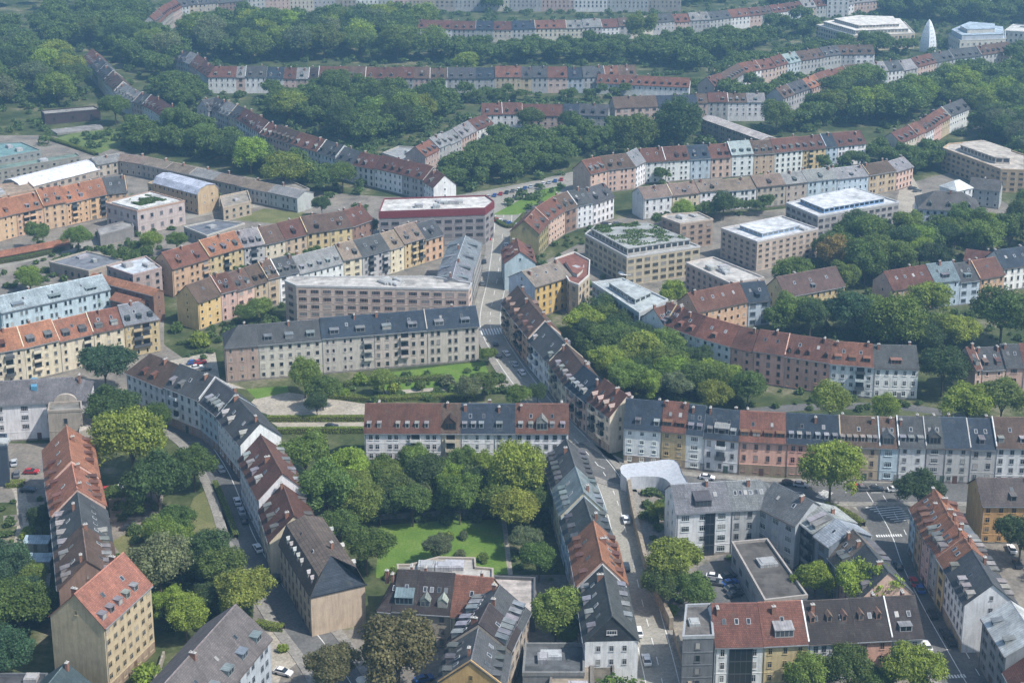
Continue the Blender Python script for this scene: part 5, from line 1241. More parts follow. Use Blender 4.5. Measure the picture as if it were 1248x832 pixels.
T_ = tree_px
for px, py, r, ck, lab in [
 (127, 442, 30, 't', 'big dark blue green tree beside the cream terrace'),
 (137, 496, 31, 'd', 'dark round tree behind the bright chestnut left of the curved street'),
 (160, 540, 42, 'b', 'large bright green tree between the orange terrace and the curved street'),
 (192, 586, 37, 'd', 'big dark grey green tree below the bright tree by the curved street'),
 (236, 565, 26, 'm', 'round tree at the kerb of the upper curved street'),
 (190, 510, 20, 'm', 'small tree tucked beside the white terrace above the curved street'),
 (194, 688, 38, 's', 'large grey green tree behind the tan gable house'),
 (250, 672, 28, 'd', 'dark tree between the dry lawn and the olive tree'),
 (268, 690, 28, 'm', 'deep green tree just above the olive tree by the curved street'),
 (296, 719, 33, 'y', 'round olive yellow tree beside the curved street'),
 (226, 750, 25, 'b', 'bright bushy tree right of the tan gable house'),
 (213, 632, 21, 'm', 'small tree on the edge of the dry lawn'),
 (22, 742, 38, 'm', 'wide tree in the yards of the lower left corner'),
 (4, 795, 32, 't', 'dark blue green tree cut by the lower left edge'),
 (50, 632, 17, 'd', 'small dark tree in the yards left of the orange terrace'),
 (372, 553, 30, 'g', 'tree behind the red roofed gable house on the curved street'),
 (397, 600, 36, 'm', 'wide deep green tree at the left side of the middle garden'),
 (425, 566, 24, 'b', 'bright tree just left of the long block above the garden'),
 (446, 664, 28, 'm', 'tree at the left corner of the walled lawn'),
 (440, 615, 26, 'g', 'mid green tree above the left corner of the walled lawn'),
 (415, 640, 24, 'm', 'tree behind the beige house with the navy slate end'),
 (520, 578, 26, 'd', 'dark round tree before the long block above the garden'),
 (484, 600, 22, 'm', 'tree between the left trees and the dark round garden tree'),
 (555, 603, 18, 'd', 'dark small tree below the long block above the garden'),
 (560, 606, 25, 'g', 'light topped tree above the walled lawn'),
 (503, 611, 23, 'm', 'tree at the top edge of the walled lawn'),
 (630, 580, 34, 'y', 'tall yellowing tree at the right end of the long block'),
 (628, 618, 28, 'y', 'yellowing lower tree above the gravel strip of the lawn'),
 (655, 612, 20, 'm', 'green tree between the yellowing tree and the near terrace'),
 (657, 682, 20, 'm', 'tree right of the walled lawn by the near lane'),
 (640, 655, 18, 's', 'grey green tree at the upper right corner of the walled lawn'),
 (534, 665, 18, 's', 'silvery small tree in the middle of the walled lawn'),
 (677, 746, 30, 'g', 'round tree between the roof terrace and the white gable house'),
 (692, 770, 16, 'm', 'small tree left of the white gable house'),
 (485, 792, 50, 'u', 'huge olive brown tree before the slate roofed group'),
 (404, 810, 31, 'u', 'smaller purplish brown tree at the end of the curved street'),
 (820, 682, 34, 'y', 'yellow orange tree beside the courtyard building'),
 (808, 712, 24, 'm', 'green tree below the yellow orange tree'),
 (845, 720, 24, 'm', 'deep green tree above the narrow dark grey house'),
 (803, 622, 12, 'b', 'small bright tree in the curved walled court'),
 (994, 705, 24, 'b', 'bright tree right of the flat roofed courtyard hall'),
 (1057, 715, 33, 'b', 'wide bright tree behind the blackish brown roof'),
 (1013, 572, 35, 'b', 'big bright street tree before the long terrace'),
 (1122, 596, 28, 'd', 'dark street tree at the head of the orange roofed terrace'),
 (1245, 652, 28, 'd', 'dark tree at the right edge below the orange fronted house'),
 (985, 822, 27, 'g', 'tree at the left end of the bottom right terrace trees'),
 (1035, 815, 30, 'm', 'dark tree in the middle before the bottom right terrace'),
 (1113, 812, 33, 'b', 'bright tree at the street end of the bottom right terrace'),
 (1065, 828, 22, 'm', 'low tree between the dark and the bright tree at the bottom'),
 (371, 458, 20, 'g', 'upright tree before the long slate block'),
 (393, 474, 19, 'm', 'round tree right of the upright tree at the long slate block'),
 (386, 492, 14, 'd', 'low dark tree at the edge of the bare earth'),
 (467, 464, 15, 'g', 'small tree in the hedge garden below the long slate block'),
 (595, 431, 10, 'g', 'small round tree on the corner of the middle street'),
 (590, 468, 15, 'm', 'tree at the right end of the hedge garden'),
 (570, 474, 16, 's', 'grey green tree in the hedge garden'),
 (632, 482, 15, 'g', 'tree beside the middle street above the long block'),
 (655, 478, 12, 'd', 'dark tree against the middle street terrace'),
 (298, 382, 13, 'm', 'tree before the terrace running from the tan gable'), (318, 374, 15, 'g', 'right hand tree before the terrace running from the tan gable'),
 (740, 437, 22, 'b', 'bright tree behind the middle street terrace'), (715, 405, 20, 'd', 'dark tree below the yellow corner house'),
 (752, 402, 20, 'd', 'dark tree left of the glazed office'), (782, 425, 26, 'y', 'yellow green tree below the glazed office'),
 (760, 462, 22, 'g', 'tree in the park behind the middle street terrace'), (800, 440, 22, 'g', 'round tree before the white end of the salmon terrace'),
 (824, 468, 19, 's', 'grey green tree in the park before the salmon terrace'), (850, 450, 14, 'm', 'narrow tree close to the salmon terrace'),
 (868, 480, 20, 'y', 'yellowish tree above the long right terrace'), (888, 458, 15, 'b', 'bright tree before the white and salmon fronts'),
 (912, 470, 22, 'm', 'deep green tree before the salmon terrace'), (1012, 487, 25, 'y', 'yellow green tree above the salmon front of the long terrace'),
 (1080, 497, 18, 'b', 'bright low tree behind the long right terrace'), (1150, 446, 31, 'd', 'big dark tree at the end of the salmon terrace'),
 (1180, 490, 30, 'b', 'broad bright tree behind the dark slate houses'), (1222, 484, 30, 'g', 'broad green tree at the right edge behind the long terrace'),
 (988, 384, 21, 'd', 'left dark twin tree beside the yellow gabled house'), (1034, 376, 26, 't', 'right dark twin tree beside the yellow gabled house'),
 (1094, 396, 36, 'g', 'very large round tree before the pink terrace'), (1130, 366, 26, 'b', 'bright tree before the pale blue house'),
 (1168, 402, 23, 'y', 'yellow tree before the pink terrace'), (1222, 382, 36, 'm', 'large deep green tree at the right edge'), (1130, 412, 20, 'd', 'dark tree between the round tree and the yellow tree'),
 (965, 332, 22, 'g', 'green tree below the beige office'), (1015, 308, 20, 'c', 'copper tinted tree below the wide grey office'), (1055, 318, 26, 'm', 'big tree right of the copper tree'),
 (1090, 318, 24, 'g', 'tree below the villa square'), (1030, 338, 18, 'g', 'green tree below the copper tree'), (1122, 306, 20, 'b', 'bright tree before the white villa'), (1140, 312, 20, 'd', 'dark tree before the white villa'),
 (1165, 278, 18, 'g', 'tree at the corner of the white villa'), (1200, 292, 24, 'g', 'tree right of the white villa'), (1232, 280, 26, 'm', 'tree at the right edge below the tan institute'),
 (882, 248, 15, 'd', 'tall dark tree before the tan roofed block'), (820, 356, 18, 'b', 'bright tree below the stepped office'), (832, 256, 14, 'b', 'bright tree behind the small brown office'),
 (345, 205, 27, 'y', 'yellow green tree before the diagonal terrace'), (305, 188, 20, 'b', 'bright tree above the low grey wing'), (217, 150, 20, 'm', 'tree at the lower end of the climbing terrace'), (140, 130, 18, 'm', 'tree beside the dark brown shed'),
 (467, 118, 25, 'm', 'large round tree below the long terrace of the upper woods'), (648, 145, 16, 'm', 'tree before the park clearing terrace'), (695, 147, 14, 'm', 'right hand tree before the park clearing terrace'),
 (772, 165, 28, 'm', 'large tree left of the dark park tree'), (826, 152, 30, 'd', 'large dark park tree below the slate house'), (780, 35, 18, 'g', 'bright domed tree before the far terrace'),
 (567, 76, 14, 'y', 'yellowish domed tree above the long terrace'), (36, 372 - 30, 14, 'g', 'tree behind the pale blue hall'), (125, 368, 11, 'g', 'small tree at the end of the pale blue hall'), (35, 335, 13, 'b', 'bright tree between the pale path and the pale blue hall'),
 (95, 288, 16, 'g', 'tree at the end of the garden building'), (185, 295, 14, 'b', 'tree below the white rimmed building'), (215, 292, 13, 'g', 'tree right of the white rimmed building'), (45, 285, 14, 'm', 'tree before the orange terrace at the upper left edge'),
 (360, 300, 10, 'm', 'tree before the red roof of the orange and brown terrace'), (448, 276, 12, 's', 'grey green tree left of the big grey office'), (392, 249, 11, 'd', 'dark tree on the lawn by the low wing'),
]: T_(px, py, r, ck, lab)

ZONES = [   # description, ground polygon, radius range, spacing factor, colours, max count
 ('the wood in the upper left corner', [(-40, 165), (-40, 40), (60, 40), (115, 130), (90, 150), (40, 128)], (5.5, 9), 1.25, 'mmgdsgby', 40),
 ('the wood along the upper left edge', [(60, 60), (60, 12), (180, 28), (215, 50), (225, 85), (250, 116), (215, 122), (165, 92), (125, 62)], (6, 10), 1.25, 'mmdgsgb', 40),
 ('the big wood above the long terrace', [(225, 52), (230, 22), (300, 14), (420, 22), (500, 30), (540, 50), (545, 76), (270, 78)], (7, 11.5), 1.15, 'mgdgsbgy', 50),
 ('the grove between the far terraces', [(545, 80), (530, 66), (640, 68), (770, 64), (850, 56), (925, 48), (940, 56), (862, 84), (845, 90), (780, 78)], (5, 8), 1.2, 'mgmyb', 60),
 ('the park behind the diagonal terrace', [(300, 128), (330, 120), (450, 118), (570, 120), (560, 140), (500, 168), (455, 186), (400, 168), (340, 148)], (5, 9), 1.15, 'mgmdy', 44),
 ('the garden row below the long terrace', [(330, 124), (560, 122), (720, 122), (735, 114), (850, 118), (842, 112), (730, 122), (590, 127)], (3, 4.5), 1.2, 'mgd', 24),
 ('the park slope below the clearing', [(520, 238), (560, 214), (590, 180), (640, 172), (740, 168), (840, 160), (850, 172), (770, 180), (700, 192), (690, 208), (600, 228)], (3.5, 6.5), 1.25, 'gmbys', 54),
 ('the thicket above the low grey wing', [(150, 182), (215, 164), (300, 168), (350, 196), (420, 226), (440, 238), (390, 238), (330, 212), (230, 192)], (4, 7), 1.2, 'mgyds', 34),
 ('the wood between the right hand terraces', [(860, 128), (900, 98), (940, 122), (1010, 110), (1090, 96), (1160, 86), (1240, 78), (1260, 160), (1180, 152), (1150, 132), (1090, 158), (1030, 152), (945, 164), (930, 140)], (5.5, 9.5), 1.2, 'mgmdb', 64),
 ('the trees between the upper right terraces', [(870, 100), (940, 82), (1060, 64), (1120, 66), (1000, 82), (950, 104), (880, 110)], (4.5, 7), 1.2, 'mgb', 24),
 ('the trees around the office stack', [(940, 48), (940, 16), (1000, 12), (1150, 10), (1150, 30), (1110, 24), (995, 26), (990, 50)], (6, 10), 1.2, 'mdgd', 30),
 ('the trees at the upper right edge', [(1150, 32), (1160, 8), (1260, 6), (1260, 30), (1215, 30)], (6, 9), 1.2, 'mdg', 18),
 ('the trees behind the tan institute', [(1180, 160), (1250, 160), (1260, 240), (1230, 176), (1200, 168)], (5, 8), 1.2, 'mds', 16),
 ('the copse left of the white villa', [(1000, 330), (1030, 300), (1110, 292), (1220, 290), (1260, 270), (1260, 300), (1180, 305), (1080, 335), (1050, 350)], (4, 6.5), 1.15, 'mgbd', 24),
 ('the copse before the yellow gabled house', [(935, 412), (960, 400), (1060, 400), (1170, 420), (1130, 430), (1010, 410)], (4, 6), 1.15, 'mgd', 20),
 ('the park behind the middle street terrace', [(705, 430), (720, 400), (790, 410), (860, 470), (900, 490), (780, 492), (745, 470)], (4, 6), 1.15, 'mgbd', 26),
 ('the middle garden before the long block', [(395, 590), (400, 640), (480, 640), (560, 640), (640, 640), (680, 640), (672, 600), (600, 585), (470, 585)], (2.8, 5), 1.15, 'mgdbsyg', 40),
 ('the yards at the lower left edge', [(-20, 800), (-20, 700), (50, 720), (55, 800)], (3, 5), 1.2, 'mgt', 12),
 ('the gardens left of the curved street', [(130, 610), (200, 610), (215, 650), (290, 690), (300, 740), (200, 770), (195, 720)], (2.5, 4.2), 1.15, 'mgdb', 10),
 ('the far wood beyond the topmost terrace', [(-60, 6), (170, 16), (200, -8), (600, -24), (900, -22), (1260, -12), (1260, -30), (500, -40), (-60, -20)], (7, 10), 1.3, 'mdm', 60),
 ('the trees before the topmost terrace', [(225, 16), (330, 12), (500, 14), (640, 17), (800, 12), (900, 4), (930, -4), (780, 4), (600, 8), (330, 5), (225, 9)], (4.5, 7), 1.2, 'mgdm', 44),
 ('the lower left woods', [(150, 182), (165, 158), (200, 160), (230, 168), (180, 188)], (3.5, 6), 1.2, 'mgd', 8),
 ('the slope between the upper terraces', [(225, 100), (260, 100), (262, 118), (215, 140), (200, 118)], (4, 7), 1.2, 'mgd', 14),
 ('the row along the tan roofed block', [(800, 278), (900, 262), (940, 258), (930, 264), (860, 262), (800, 282)], (3, 4.5), 1.2, 'gmb', 10),
 ('the trees before the red roofed terrace', [(715, 236), (800, 226), (900, 214), (1000, 212), (1060, 206), (1055, 196), (1000, 214), (900, 205), (800, 214)], (3.5, 5), 1.3, 'gbmy', 22),
 ('the green fringe right of the park terrace', [(1060, 200), (1090, 190), (1150, 190), (1140, 212), (1100, 215)], (3.5, 5.5), 1.15, 'mgb', 14),
 ('the gardens of the orange and brown terrace', [(120, 325), (180, 300), (215, 345), (320, 350), (440, 320), (440, 300), (330, 330), (230, 365)], (2.5, 4), 1.3, 'gmb', 14),
]
rr = np.random.default_rng(5)
for q in [(478, 660), (490, 690), (520, 685), (560, 645), (595, 645), (600, 665), (605, 690), (575, 690), (540, 640), (255, 610), (262, 630), (270, 648), (245, 655), (225, 515), (262, 560), (280, 592), (290, 620), (300, 655), (322, 690), (345, 728), (370, 765), (390, 790), (240, 625), (110, 172), (140, 168), (60, 148), (75, 145), (85, 140), (100, 145), (110, 138), (85, 150), (110, 150), (90, 175), (125, 165), (150, 175), (80, 160), (600, 300), (600, 350),
          (690, 660), (700, 620), (840, 690), (860, 715), (320, 500), (350, 495), (430, 500), (400, 515), (380, 525), (230, 450), (620, 460), (25, 570), (20, 600), (15, 640), (60, 600), (620, 180), (680, 178), (600, 240), (650, 228), (740, 240), (1100, 240), (1090, 270), (420, 125), (340, 262)]:
    w_ = G(q[0], q[1], 0); VIEWPTS.append((q[0], q[1], w_.y)); 
VP = np.array(VIEWPTS)
def hides(x, y, R, z):
    px, py, s = pix((x, y, z)); m = VP[:, 2] > y + 1
    d = np.hypot(VP[m, 0] - px, VP[m, 1] - py)
    return int((d < R * s * .95).sum())
for zi, (desc, poly, rad, sp, cols, mx) in enumerate(ZONES):
    W = [tuple(G(p[0], p[1], 0)[:2]) for p in poly]
    x0, x1 = min(p[0] for p in W), max(p[0] for p in W); y0, y1 = min(p[1] for p in W), max(p[1] for p in W)
    n = 0
    mx = int(mx * 1.35)
    for _ in range(mx * 60):
        if n >= mx: break
        x, y = rr.uniform(x0, x1), rr.uniform(y0, y1)
        if not inside(W, x, y): continue
        R = rr.uniform(*rad) * (1.12 if rad[1] > 5.5 else 1.0)
        if blocked(x, y, R * .62): continue
        hd = hides(x, y, R, R * .9 + min(3.0, R * .45))
        if hd and not desc.endswith('topmost terrace') and rr.random() > (.22 if hd < 3 else .06): continue
        if any((t[0] - x) ** 2 + (t[1] - y) ** 2 < ((t[2] + R) * .44 * sp) ** 2 for t in TREES): continue
        TREES.append([x, y, R, R * .9 + min(3.0, R * .45), cols[rr.integers(len(cols))], None, zi]); n += 1

def score(t):
    px, py, s = pix((t[0], t[1], t[3])); vis = -40 < px < 1290 and -30 < py < 870
    return (t[2] * s) * (1 if vis else .05) + (1000 if t[5] and vis else 0)
TREES.sort(key=score, reverse=True)
single, mass = TREES[:292], TREES[292:]
# labels of the trees in woods: counted from the left within their wood
byz = {}
for t in single:
    if t[6] is not None: byz.setdefault(t[6], []).append(t)
for zi, ts in byz.items():
    ts.sort(key=lambda t: pix((t[0], t[1], t[3]))[0])
    for i, t in enumerate(ts):
        size = 'broad' if t[2] > (ZONES[zi][2][0] + ZONES[zi][2][1]) / 2 else 'smaller'
        t[5] = '%s %s tree, %s from left in %s' % (size, TNAME[t[4]], ordw(i), ZONES[zi][0])
for t in single:
    x, y, R, zc, ck, lab, zi = t
    root = empty('tree', (x, y, 0), rr.uniform(0, 6.28)); tag(root, lab, 'tree', 'trees of ' + ZONES[zi][0] if zi is not None else None)
    k = int(rr.integers(len(PROTO)))
    fz = rr.uniform(.88, 1.1)
    c = jit(TCOL[ck], .2); kz = 1.08 if zi is None else 1.12
    if ck in 'y' and lab.startswith('tall yellow'): fz = 1.25
    link('crown', PROTO[k], root, c, Matrix.Translation((0, 0, zc)) @ Matrix.Diagonal((R * kz, R * kz, R * fz * kz * .9, 1)))
    link('trunk', TRUNK[k % 3], root, None, Matrix.Diagonal((R * .7, R * .7, zc / 1.05, 1)))
print('TREES', len(TREES), len(mass))
if mass:
    V = []
    for i, (x, y, R, zc, ck, lab, zi) in enumerate(mass):
        v = FAR_V[i % 3]; a = rr.uniform(0, 6.28); ca, sa = math.cos(a), math.sin(a)
        V.append(np.stack([(v[:, 0] * ca - v[:, 1] * sa) * R * 1.1 + x, (v[:, 0] * sa + v[:, 1] * ca) * R * 1.1 + y, v[:, 2] * R + zc], axis=1))
    o = link('far_woodland', quads_mesh('far_woodland', np.concatenate(V), M['leaf']), None, TCOL['m']); tag(o, 'distant tree crowns between the far terraces', 'woodland', kind='stuff')

# woods that carry on beyond the edges of the view
V = []
for i in range(330):
    sd = rr.integers(3)
    if sd == 0: px, py = rr.uniform(-420, -50), rr.uniform(10, 800)
    elif sd == 1: px, py = rr.uniform(1300, 1700), rr.uniform(10, 800)
    else: px, py = rr.uniform(-200, 1450), rr.uniform(905, 1150)
    p = G(px, py, 0); R = rr.uniform(3.5, 7)
    if blocked(p.x, p.y, R * .7): continue
    v = FAR_V[i % 3]; v = v[:(len(v) // 12) * 4]; a = rr.uniform(0, 6.28); ca, sa = math.cos(a), math.sin(a); zc = R * .9 + 2
    V.append(np.stack([(v[:, 0] * ca - v[:, 1] * sa) * R * 1.1 + p.x, (v[:, 0] * sa + v[:, 1] * ca) * R * 1.1 + p.y, v[:, 2] * R + zc], axis=1))
o = link('surrounding_woodland', quads_mesh('surrounding_woodland', np.concatenate(V), M['leaf']), None, TCOL['m']); tag(o, 'woodland carrying on beyond the edges of the town', 'woodland', kind='stuff')

# ------------------------------------------------------------------ hedges, shrubs and undergrowth
def hedge(label, pts, w, h, col='b'):
    c = smooth([G(p[0], p[1], 0).to_2d() for p in pts], 8); V = []; r = np.random.default_rng(len(label))
    for i in range(len(c) - 1):
        L = (c[i + 1] - c[i]).length; n = int(90 * L * (w + 2 * h) / 3)
        t = r.random(n); d = (c[i + 1] - c[i]).normalized(); nn = Vector((d.y, -d.x))
        side = r.random(n); off = np.where(side < .4, r.uniform(-w / 2, w / 2, n), np.where(side < .7, -w / 2, w / 2)); z = np.where(side < .4, h, r.uniform(0.05, h, n))
        P = np.stack([c[i].x + (c[i + 1].x - c[i].x) * t + nn.x * off, c[i].y + (c[i + 1].y - c[i].y) * t + nn.y * off, z], axis=1) + r.normal(size=(n, 3)) * .06
        a = r.normal(size=(n, 3)); a /= np.linalg.norm(a, axis=1)[:, None]; q = np.cross(a, r.normal(size=(n, 3))); q /= np.linalg.norm(q, axis=1)[:, None]
        s = .13
        V.append(np.stack([P - a * s, P - q * s, P + a * s, P + q * s], axis=1).reshape(-1, 3))
    V = np.concatenate(V); m = V.mean(axis=0); m[2] = 0
    root = empty('hedge', tuple(m)); tag(root, label, 'hedge')
    link('leaves', quads_mesh('leaves', V - m, M['leaf']), root, jit(TCOL[col], .1))
    b = MB(); ribbon(b, [p - Vector((m[0], m[1])) for p in c], -w * .38, w * .38, 0, h * .88); b.build('stems', M['bark'], root)
hedge('upper clipped hedge along the gravel path', [(326, 513.5), (446, 513)], 1.4, 1.8)
hedge('lower clipped hedge along the gravel path', [(338, 528), (446, 527)], 1.6, 1.8)
hedge('narrow hedge between the dry lawn and the curved street', [(262, 590), (276, 622), (288, 656)], 1.2, 1.3, 'g')
hedge('clipped hedge at the edge of the street junction', [(1004, 618), (1030, 628), (1052, 642)], 1.8, 1.6, 'y')
hedge('low hedge beside the sandy verge', [(312, 762), (330, 766), (346, 768)], 2.0, 1.4, 'b')
hedge('long hedge beside the sports lawn', [(52, 168), (90, 180), (118, 190)], 2.2, 1.6, 'g')
hedge('hedge along the planted strip at the street fork', [(602, 268), (622, 278), (640, 262)], 1.8, 1.4, 'g')
hedge('hedge above the lower garden building', [(-6, 322), (40, 314), (88, 302)], 2.4, 1.8, 'm')
hedge('clipped hedge square in the yard of the orange terrace', [(8, 592), (30, 591)], 3.0, 1.2, 'b')
hedge('hedge below the long slate block', [(380, 482), (450, 488), (520, 486), (580, 486)], 2.4, 1.5, 'b')
hedge('upper hedge in the garden of the long slate block', [(420, 470), (480, 466), (540, 462)], 2.4, 1.5, 'g')

SH = []
for i, (px, py, r, ck, lab) in enumerate([
 (175, 823, 18, 'b', 'round bright bush right of the tan gable house'), (300, 350, 0, 'g', ''), (243, 415, 15, 'b', 'bright bush beside the red and blue parked cars'), (215, 400, 10, 'm', 'dark bush at the end of the cream terrace'),
 (565, 653, 7, 's', 'silvery bush near the top of the walled lawn'), (560, 674, 7, 's', 'low grey bush in the walled lawn'), (589, 680, 9, 'g', 'round green bush at the lower right of the walled lawn'),
 (545, 655, 9, 'g', 'bush beside the silvery small tree'), (478, 700, 10, 'g', 'bush at the lower left corner of the walled lawn'), (818, 742, 9, 'b', 'bush with red flowers behind the stone wall'),
 (34, 650, 12, 'b', 'bright bush in the yards left of the orange terrace'), (66, 728, 9, 'b', 'bush behind the tan gable house'), (120, 615, 8, 'g', 'bush by the parked cars beside the orange terrace'),
 (440, 462, 11, 'b', 'bright bush in the upper hedge garden'), (420, 480, 9, 'b', 'bush at the bare earth edge'), (512, 470, 9, 'm', 'dark bush in the hedge garden'), (545, 466, 12, 's', 'grey bush in the hedge garden'), (608, 462, 10, 'm', 'bush at the end of the hedge garden'),
 (480, 474, 11, 'y', 'yellowish bush beside the small hedge garden tree'), (345, 790, 8, 'b', 'low bush on the sandy verge'), (270, 765, 9, 'g', 'bush under the olive yellow tree'), (240, 735, 13, 'm', 'dark bush between the olive tree and the tan house'),
]):
    if r == 0: continue
    z = 1.0; p = G(px, py, z); R = r / pix(p)[2]; z = R * .5; p = G(px, py, z); SH.append((p, R, ck, lab))
for i, (p, R, ck, lab) in enumerate(SH):
    o = link('shrub', SHRUB[i % 4], None, jit(TCOL[ck], .15)); o.location = (p.x, p.y, R * .45); o.scale = (R, R, R * 1.0); o.rotation_euler = (0, 0, i * 1.3); tag(o, lab, 'shrub')
    FOOT.append([(p.x - R, p.y - R), (p.x + R, p.y - R), (p.x + R, p.y + R), (p.x - R, p.y + R)])

UNDER = [z[1] for z in ZONES] + [
 [(395, 560), (445, 540), (445, 575), (690, 575), (690, 640), (600, 632), (455, 636), (440, 720), (420, 690)], [(615, 640), (640, 640), (690, 640), (700, 700), (625, 700)],
 [(395, 470), (450, 462), (590, 445), (640, 480), (640, 492), (450, 492)], [(690, 420), (720, 395), (800, 400), (900, 470), (1100, 490), (1180, 500), (1100, 503), (900, 498), (780, 492)],
 [(770, 600), (840, 600), (815, 700), (860, 720), (825, 740), (795, 690)], [(-20, 340), (50, 320), (120, 300), (140, 310), (60, 345), (0, 355)], [(600, 262), (660, 226), (690, 226), (670, 246), (630, 268)],
 [(860, 165), (940, 172), (930, 180), (850, 176)], [(130, 680), (200, 640), (280, 680), (300, 760), (210, 770)], [(1000, 300), (1120, 290), (1250, 300), (1250, 420), (1060, 420), (940, 405), (950, 330)],
 [(380, 270), (450, 250), (440, 300), (320, 340), (240, 350)], [(220, 380), (345, 362), (345, 400), (270, 420)], [(700, 350), (722, 340), (730, 400), (690, 405)],
 [(300, 130), (600, 112), (860, 118), (850, 180), (560, 230), (400, 180)],
]
V = []
BIG = [[(-30, 160), (-30, 20), (400, -6), (1260, -6), (1260, 240), (1180, 160), (1050, 250), (800, 196), (560, 236), (400, 232), (230, 175), (120, 188)]]
YARD = [[(-10, 600), (60, 600), (62, 730), (-10, 730)], [(40, 300), (200, 270), (230, 290), (180, 310), (60, 350)], [(200, 240), (330, 240), (460, 240), (440, 262), (300, 262)], [(690, 400), (720, 340), (730, 330), (760, 345), (720, 400)], [(600, 240), (660, 300), (720, 270), (740, 290), (660, 330)], [(850, 690), (890, 670), (900, 735), (840, 730)], [(1150, 640), (1250, 660), (1250, 720), (1190, 660)], [(640, 740), (705, 740), (705, 785), (640, 785)], [(210, 380), (270, 400), (270, 440), (210, 440)], [(780, 590), (816, 600), (810, 680), (790, 680)], [(640, 640), (690, 620), (700, 760), (650, 750)]]
for pi_, poly in enumerate(UNDER + BIG + YARD):
    W = [tuple(G(p[0], p[1], 0)[:2]) for p in poly]
    x0, x1 = min(p[0] for p in W), max(p[0] for p in W); y0, y1 = min(p[1] for p in W), max(p[1] for p in W)
    far = (y0 + y1) / 2 > 620
    n = int(min(420, (x1 - x0) * (y1 - y0) / (48 if far else 16)))
    if poly in BIG: n = 4200
    if poly in YARD: n = int(n * .35)
    for _ in range(n):
        x, y = rr.uniform(x0, x1), rr.uniform(y0, y1)
        R = rr.uniform(1.8, 4.2) if far else rr.uniform(.8, 2.2)
        if not inside(W, x, y) or blocked(x, y, R * .7): continue
        v = SHRUB_V[int(rr.integers(4))]; v = v[:(len(v) // 4 // 2) * 4] if far else v; a = rr.uniform(0, 6.28); ca, sa = math.cos(a), math.sin(a); fz = rr.uniform(.6, 1.1)
        V.append(np.stack([(v[:, 0] * ca - v[:, 1] * sa) * R + x, (v[:, 0] * sa + v[:, 1] * ca) * R + y, v[:, 2] * R * fz + R * .4], axis=1))
o = link('undergrowth', quads_mesh('undergrowth', np.concatenate(V), M['leaf']), None, (.09, .135, .042)); tag(o, 'low bushes and weeds filling the gardens', 'undergrowth', kind='stuff')
# ------------------------------------------------------------------ cars
def car_parts():
    L, W = 4.3, 1.78
    prof = [(-2.15, .45), (-2.12, .8), (-1.75, .95), (-1.05, 1.02)], 
    b = MB()
    lower = [(-2.15, .35), (2.15, .35), (2.15, .72), (1.95, .86), (.95, .98), (-1.75, 1.02), (-2.15, .9)]
    def extr(b, poly, w0, w1, mi=0):
        n = len(poly); i = len(b.v)
        b.v += [(x, -w, z) for (x, z), w in zip(poly, w0)] + [(x, w, z) for (x, z), w in zip(poly, w1)]
        for k in range(n):
            j = (k + 1) % n; b.f.append((i + k, i + n + k, i + n + j, i + j)); b.m.append(mi)
        b.f.append(tuple(i + k for k in range(n))); b.m.append(mi); b.f.append(tuple(i + n + k for k in reversed(range(n)))); b.m.append(mi)
    w = [.80, .80, .86, .87, .89, .89, .86]
    extr(b, lower, w, w)
    roof = [(.05, 1.40), (-1.2, 1.42), (-1.3, 1.46), (.0, 1.47)]
    extr(b, roof, [.62] * 4, [.62] * 4)
    body = b.data('body', [M['car']])
    b = MB(); cab = [(.92, .97), (.1, 1.42), (-1.25, 1.43), (-1.85, 1.01)]; cw = [.80, .64, .64, .80]; extr(b, cab, cw, cw); glass = b.data('windows', [M['darkglass']])
    b = MB(); b.cyl((0, -.11, 0), (0, .11, 0), .33, .33, 12); b.f.append(tuple(range(11, -1, -1))); b.m.append(0); wheel = b.data('wheel', [M['tyre']])
    b = MB(); b.box(-.03, .03, -.18, .18, -.08, .08); lamp = b.data('headlight', [M['trim']])
    return body, glass, wheel, lamp
CB, CG, CW, CL = car_parts()
CCOL = dict(white=(.7, .7, .7), silver=(.42, .44, .46), black=(.02, .02, .022), grey=(.12, .125, .13), red=(.4, .02, .03), blue=(.03, .09, .32), dark=(.035, .04, .05))
def car(px, py, col, ang, label, z=.05):
    """ang: heading in the photograph's plane given by a second pixel offset"""
    p = G(px, py, .7); q = G(px + ang[0], py + ang[1], .7); rz = math.atan2(q.y - p.y, q.x - p.x)
    root = empty('parked_car', (p.x, p.y, z), rz); tag(root, label, 'car', 'cars in the streets and yards')
    link('body', CB, root, jit(CCOL[col], .05)); link('windows', CG, root)
    for x in (-1.35, 1.35):
        for y in (-.76, .76): link('wheel', CW, root, None, Matrix.Translation((x, y, .33)))
    for y in (-.6, .6): link('headlight', CL, root, (.7, .7, .66), Matrix.Translation((2.14, y, .66)))
up_ls, up_ms, up_rs = (7, -16), (-5, -24), (-12, -24)
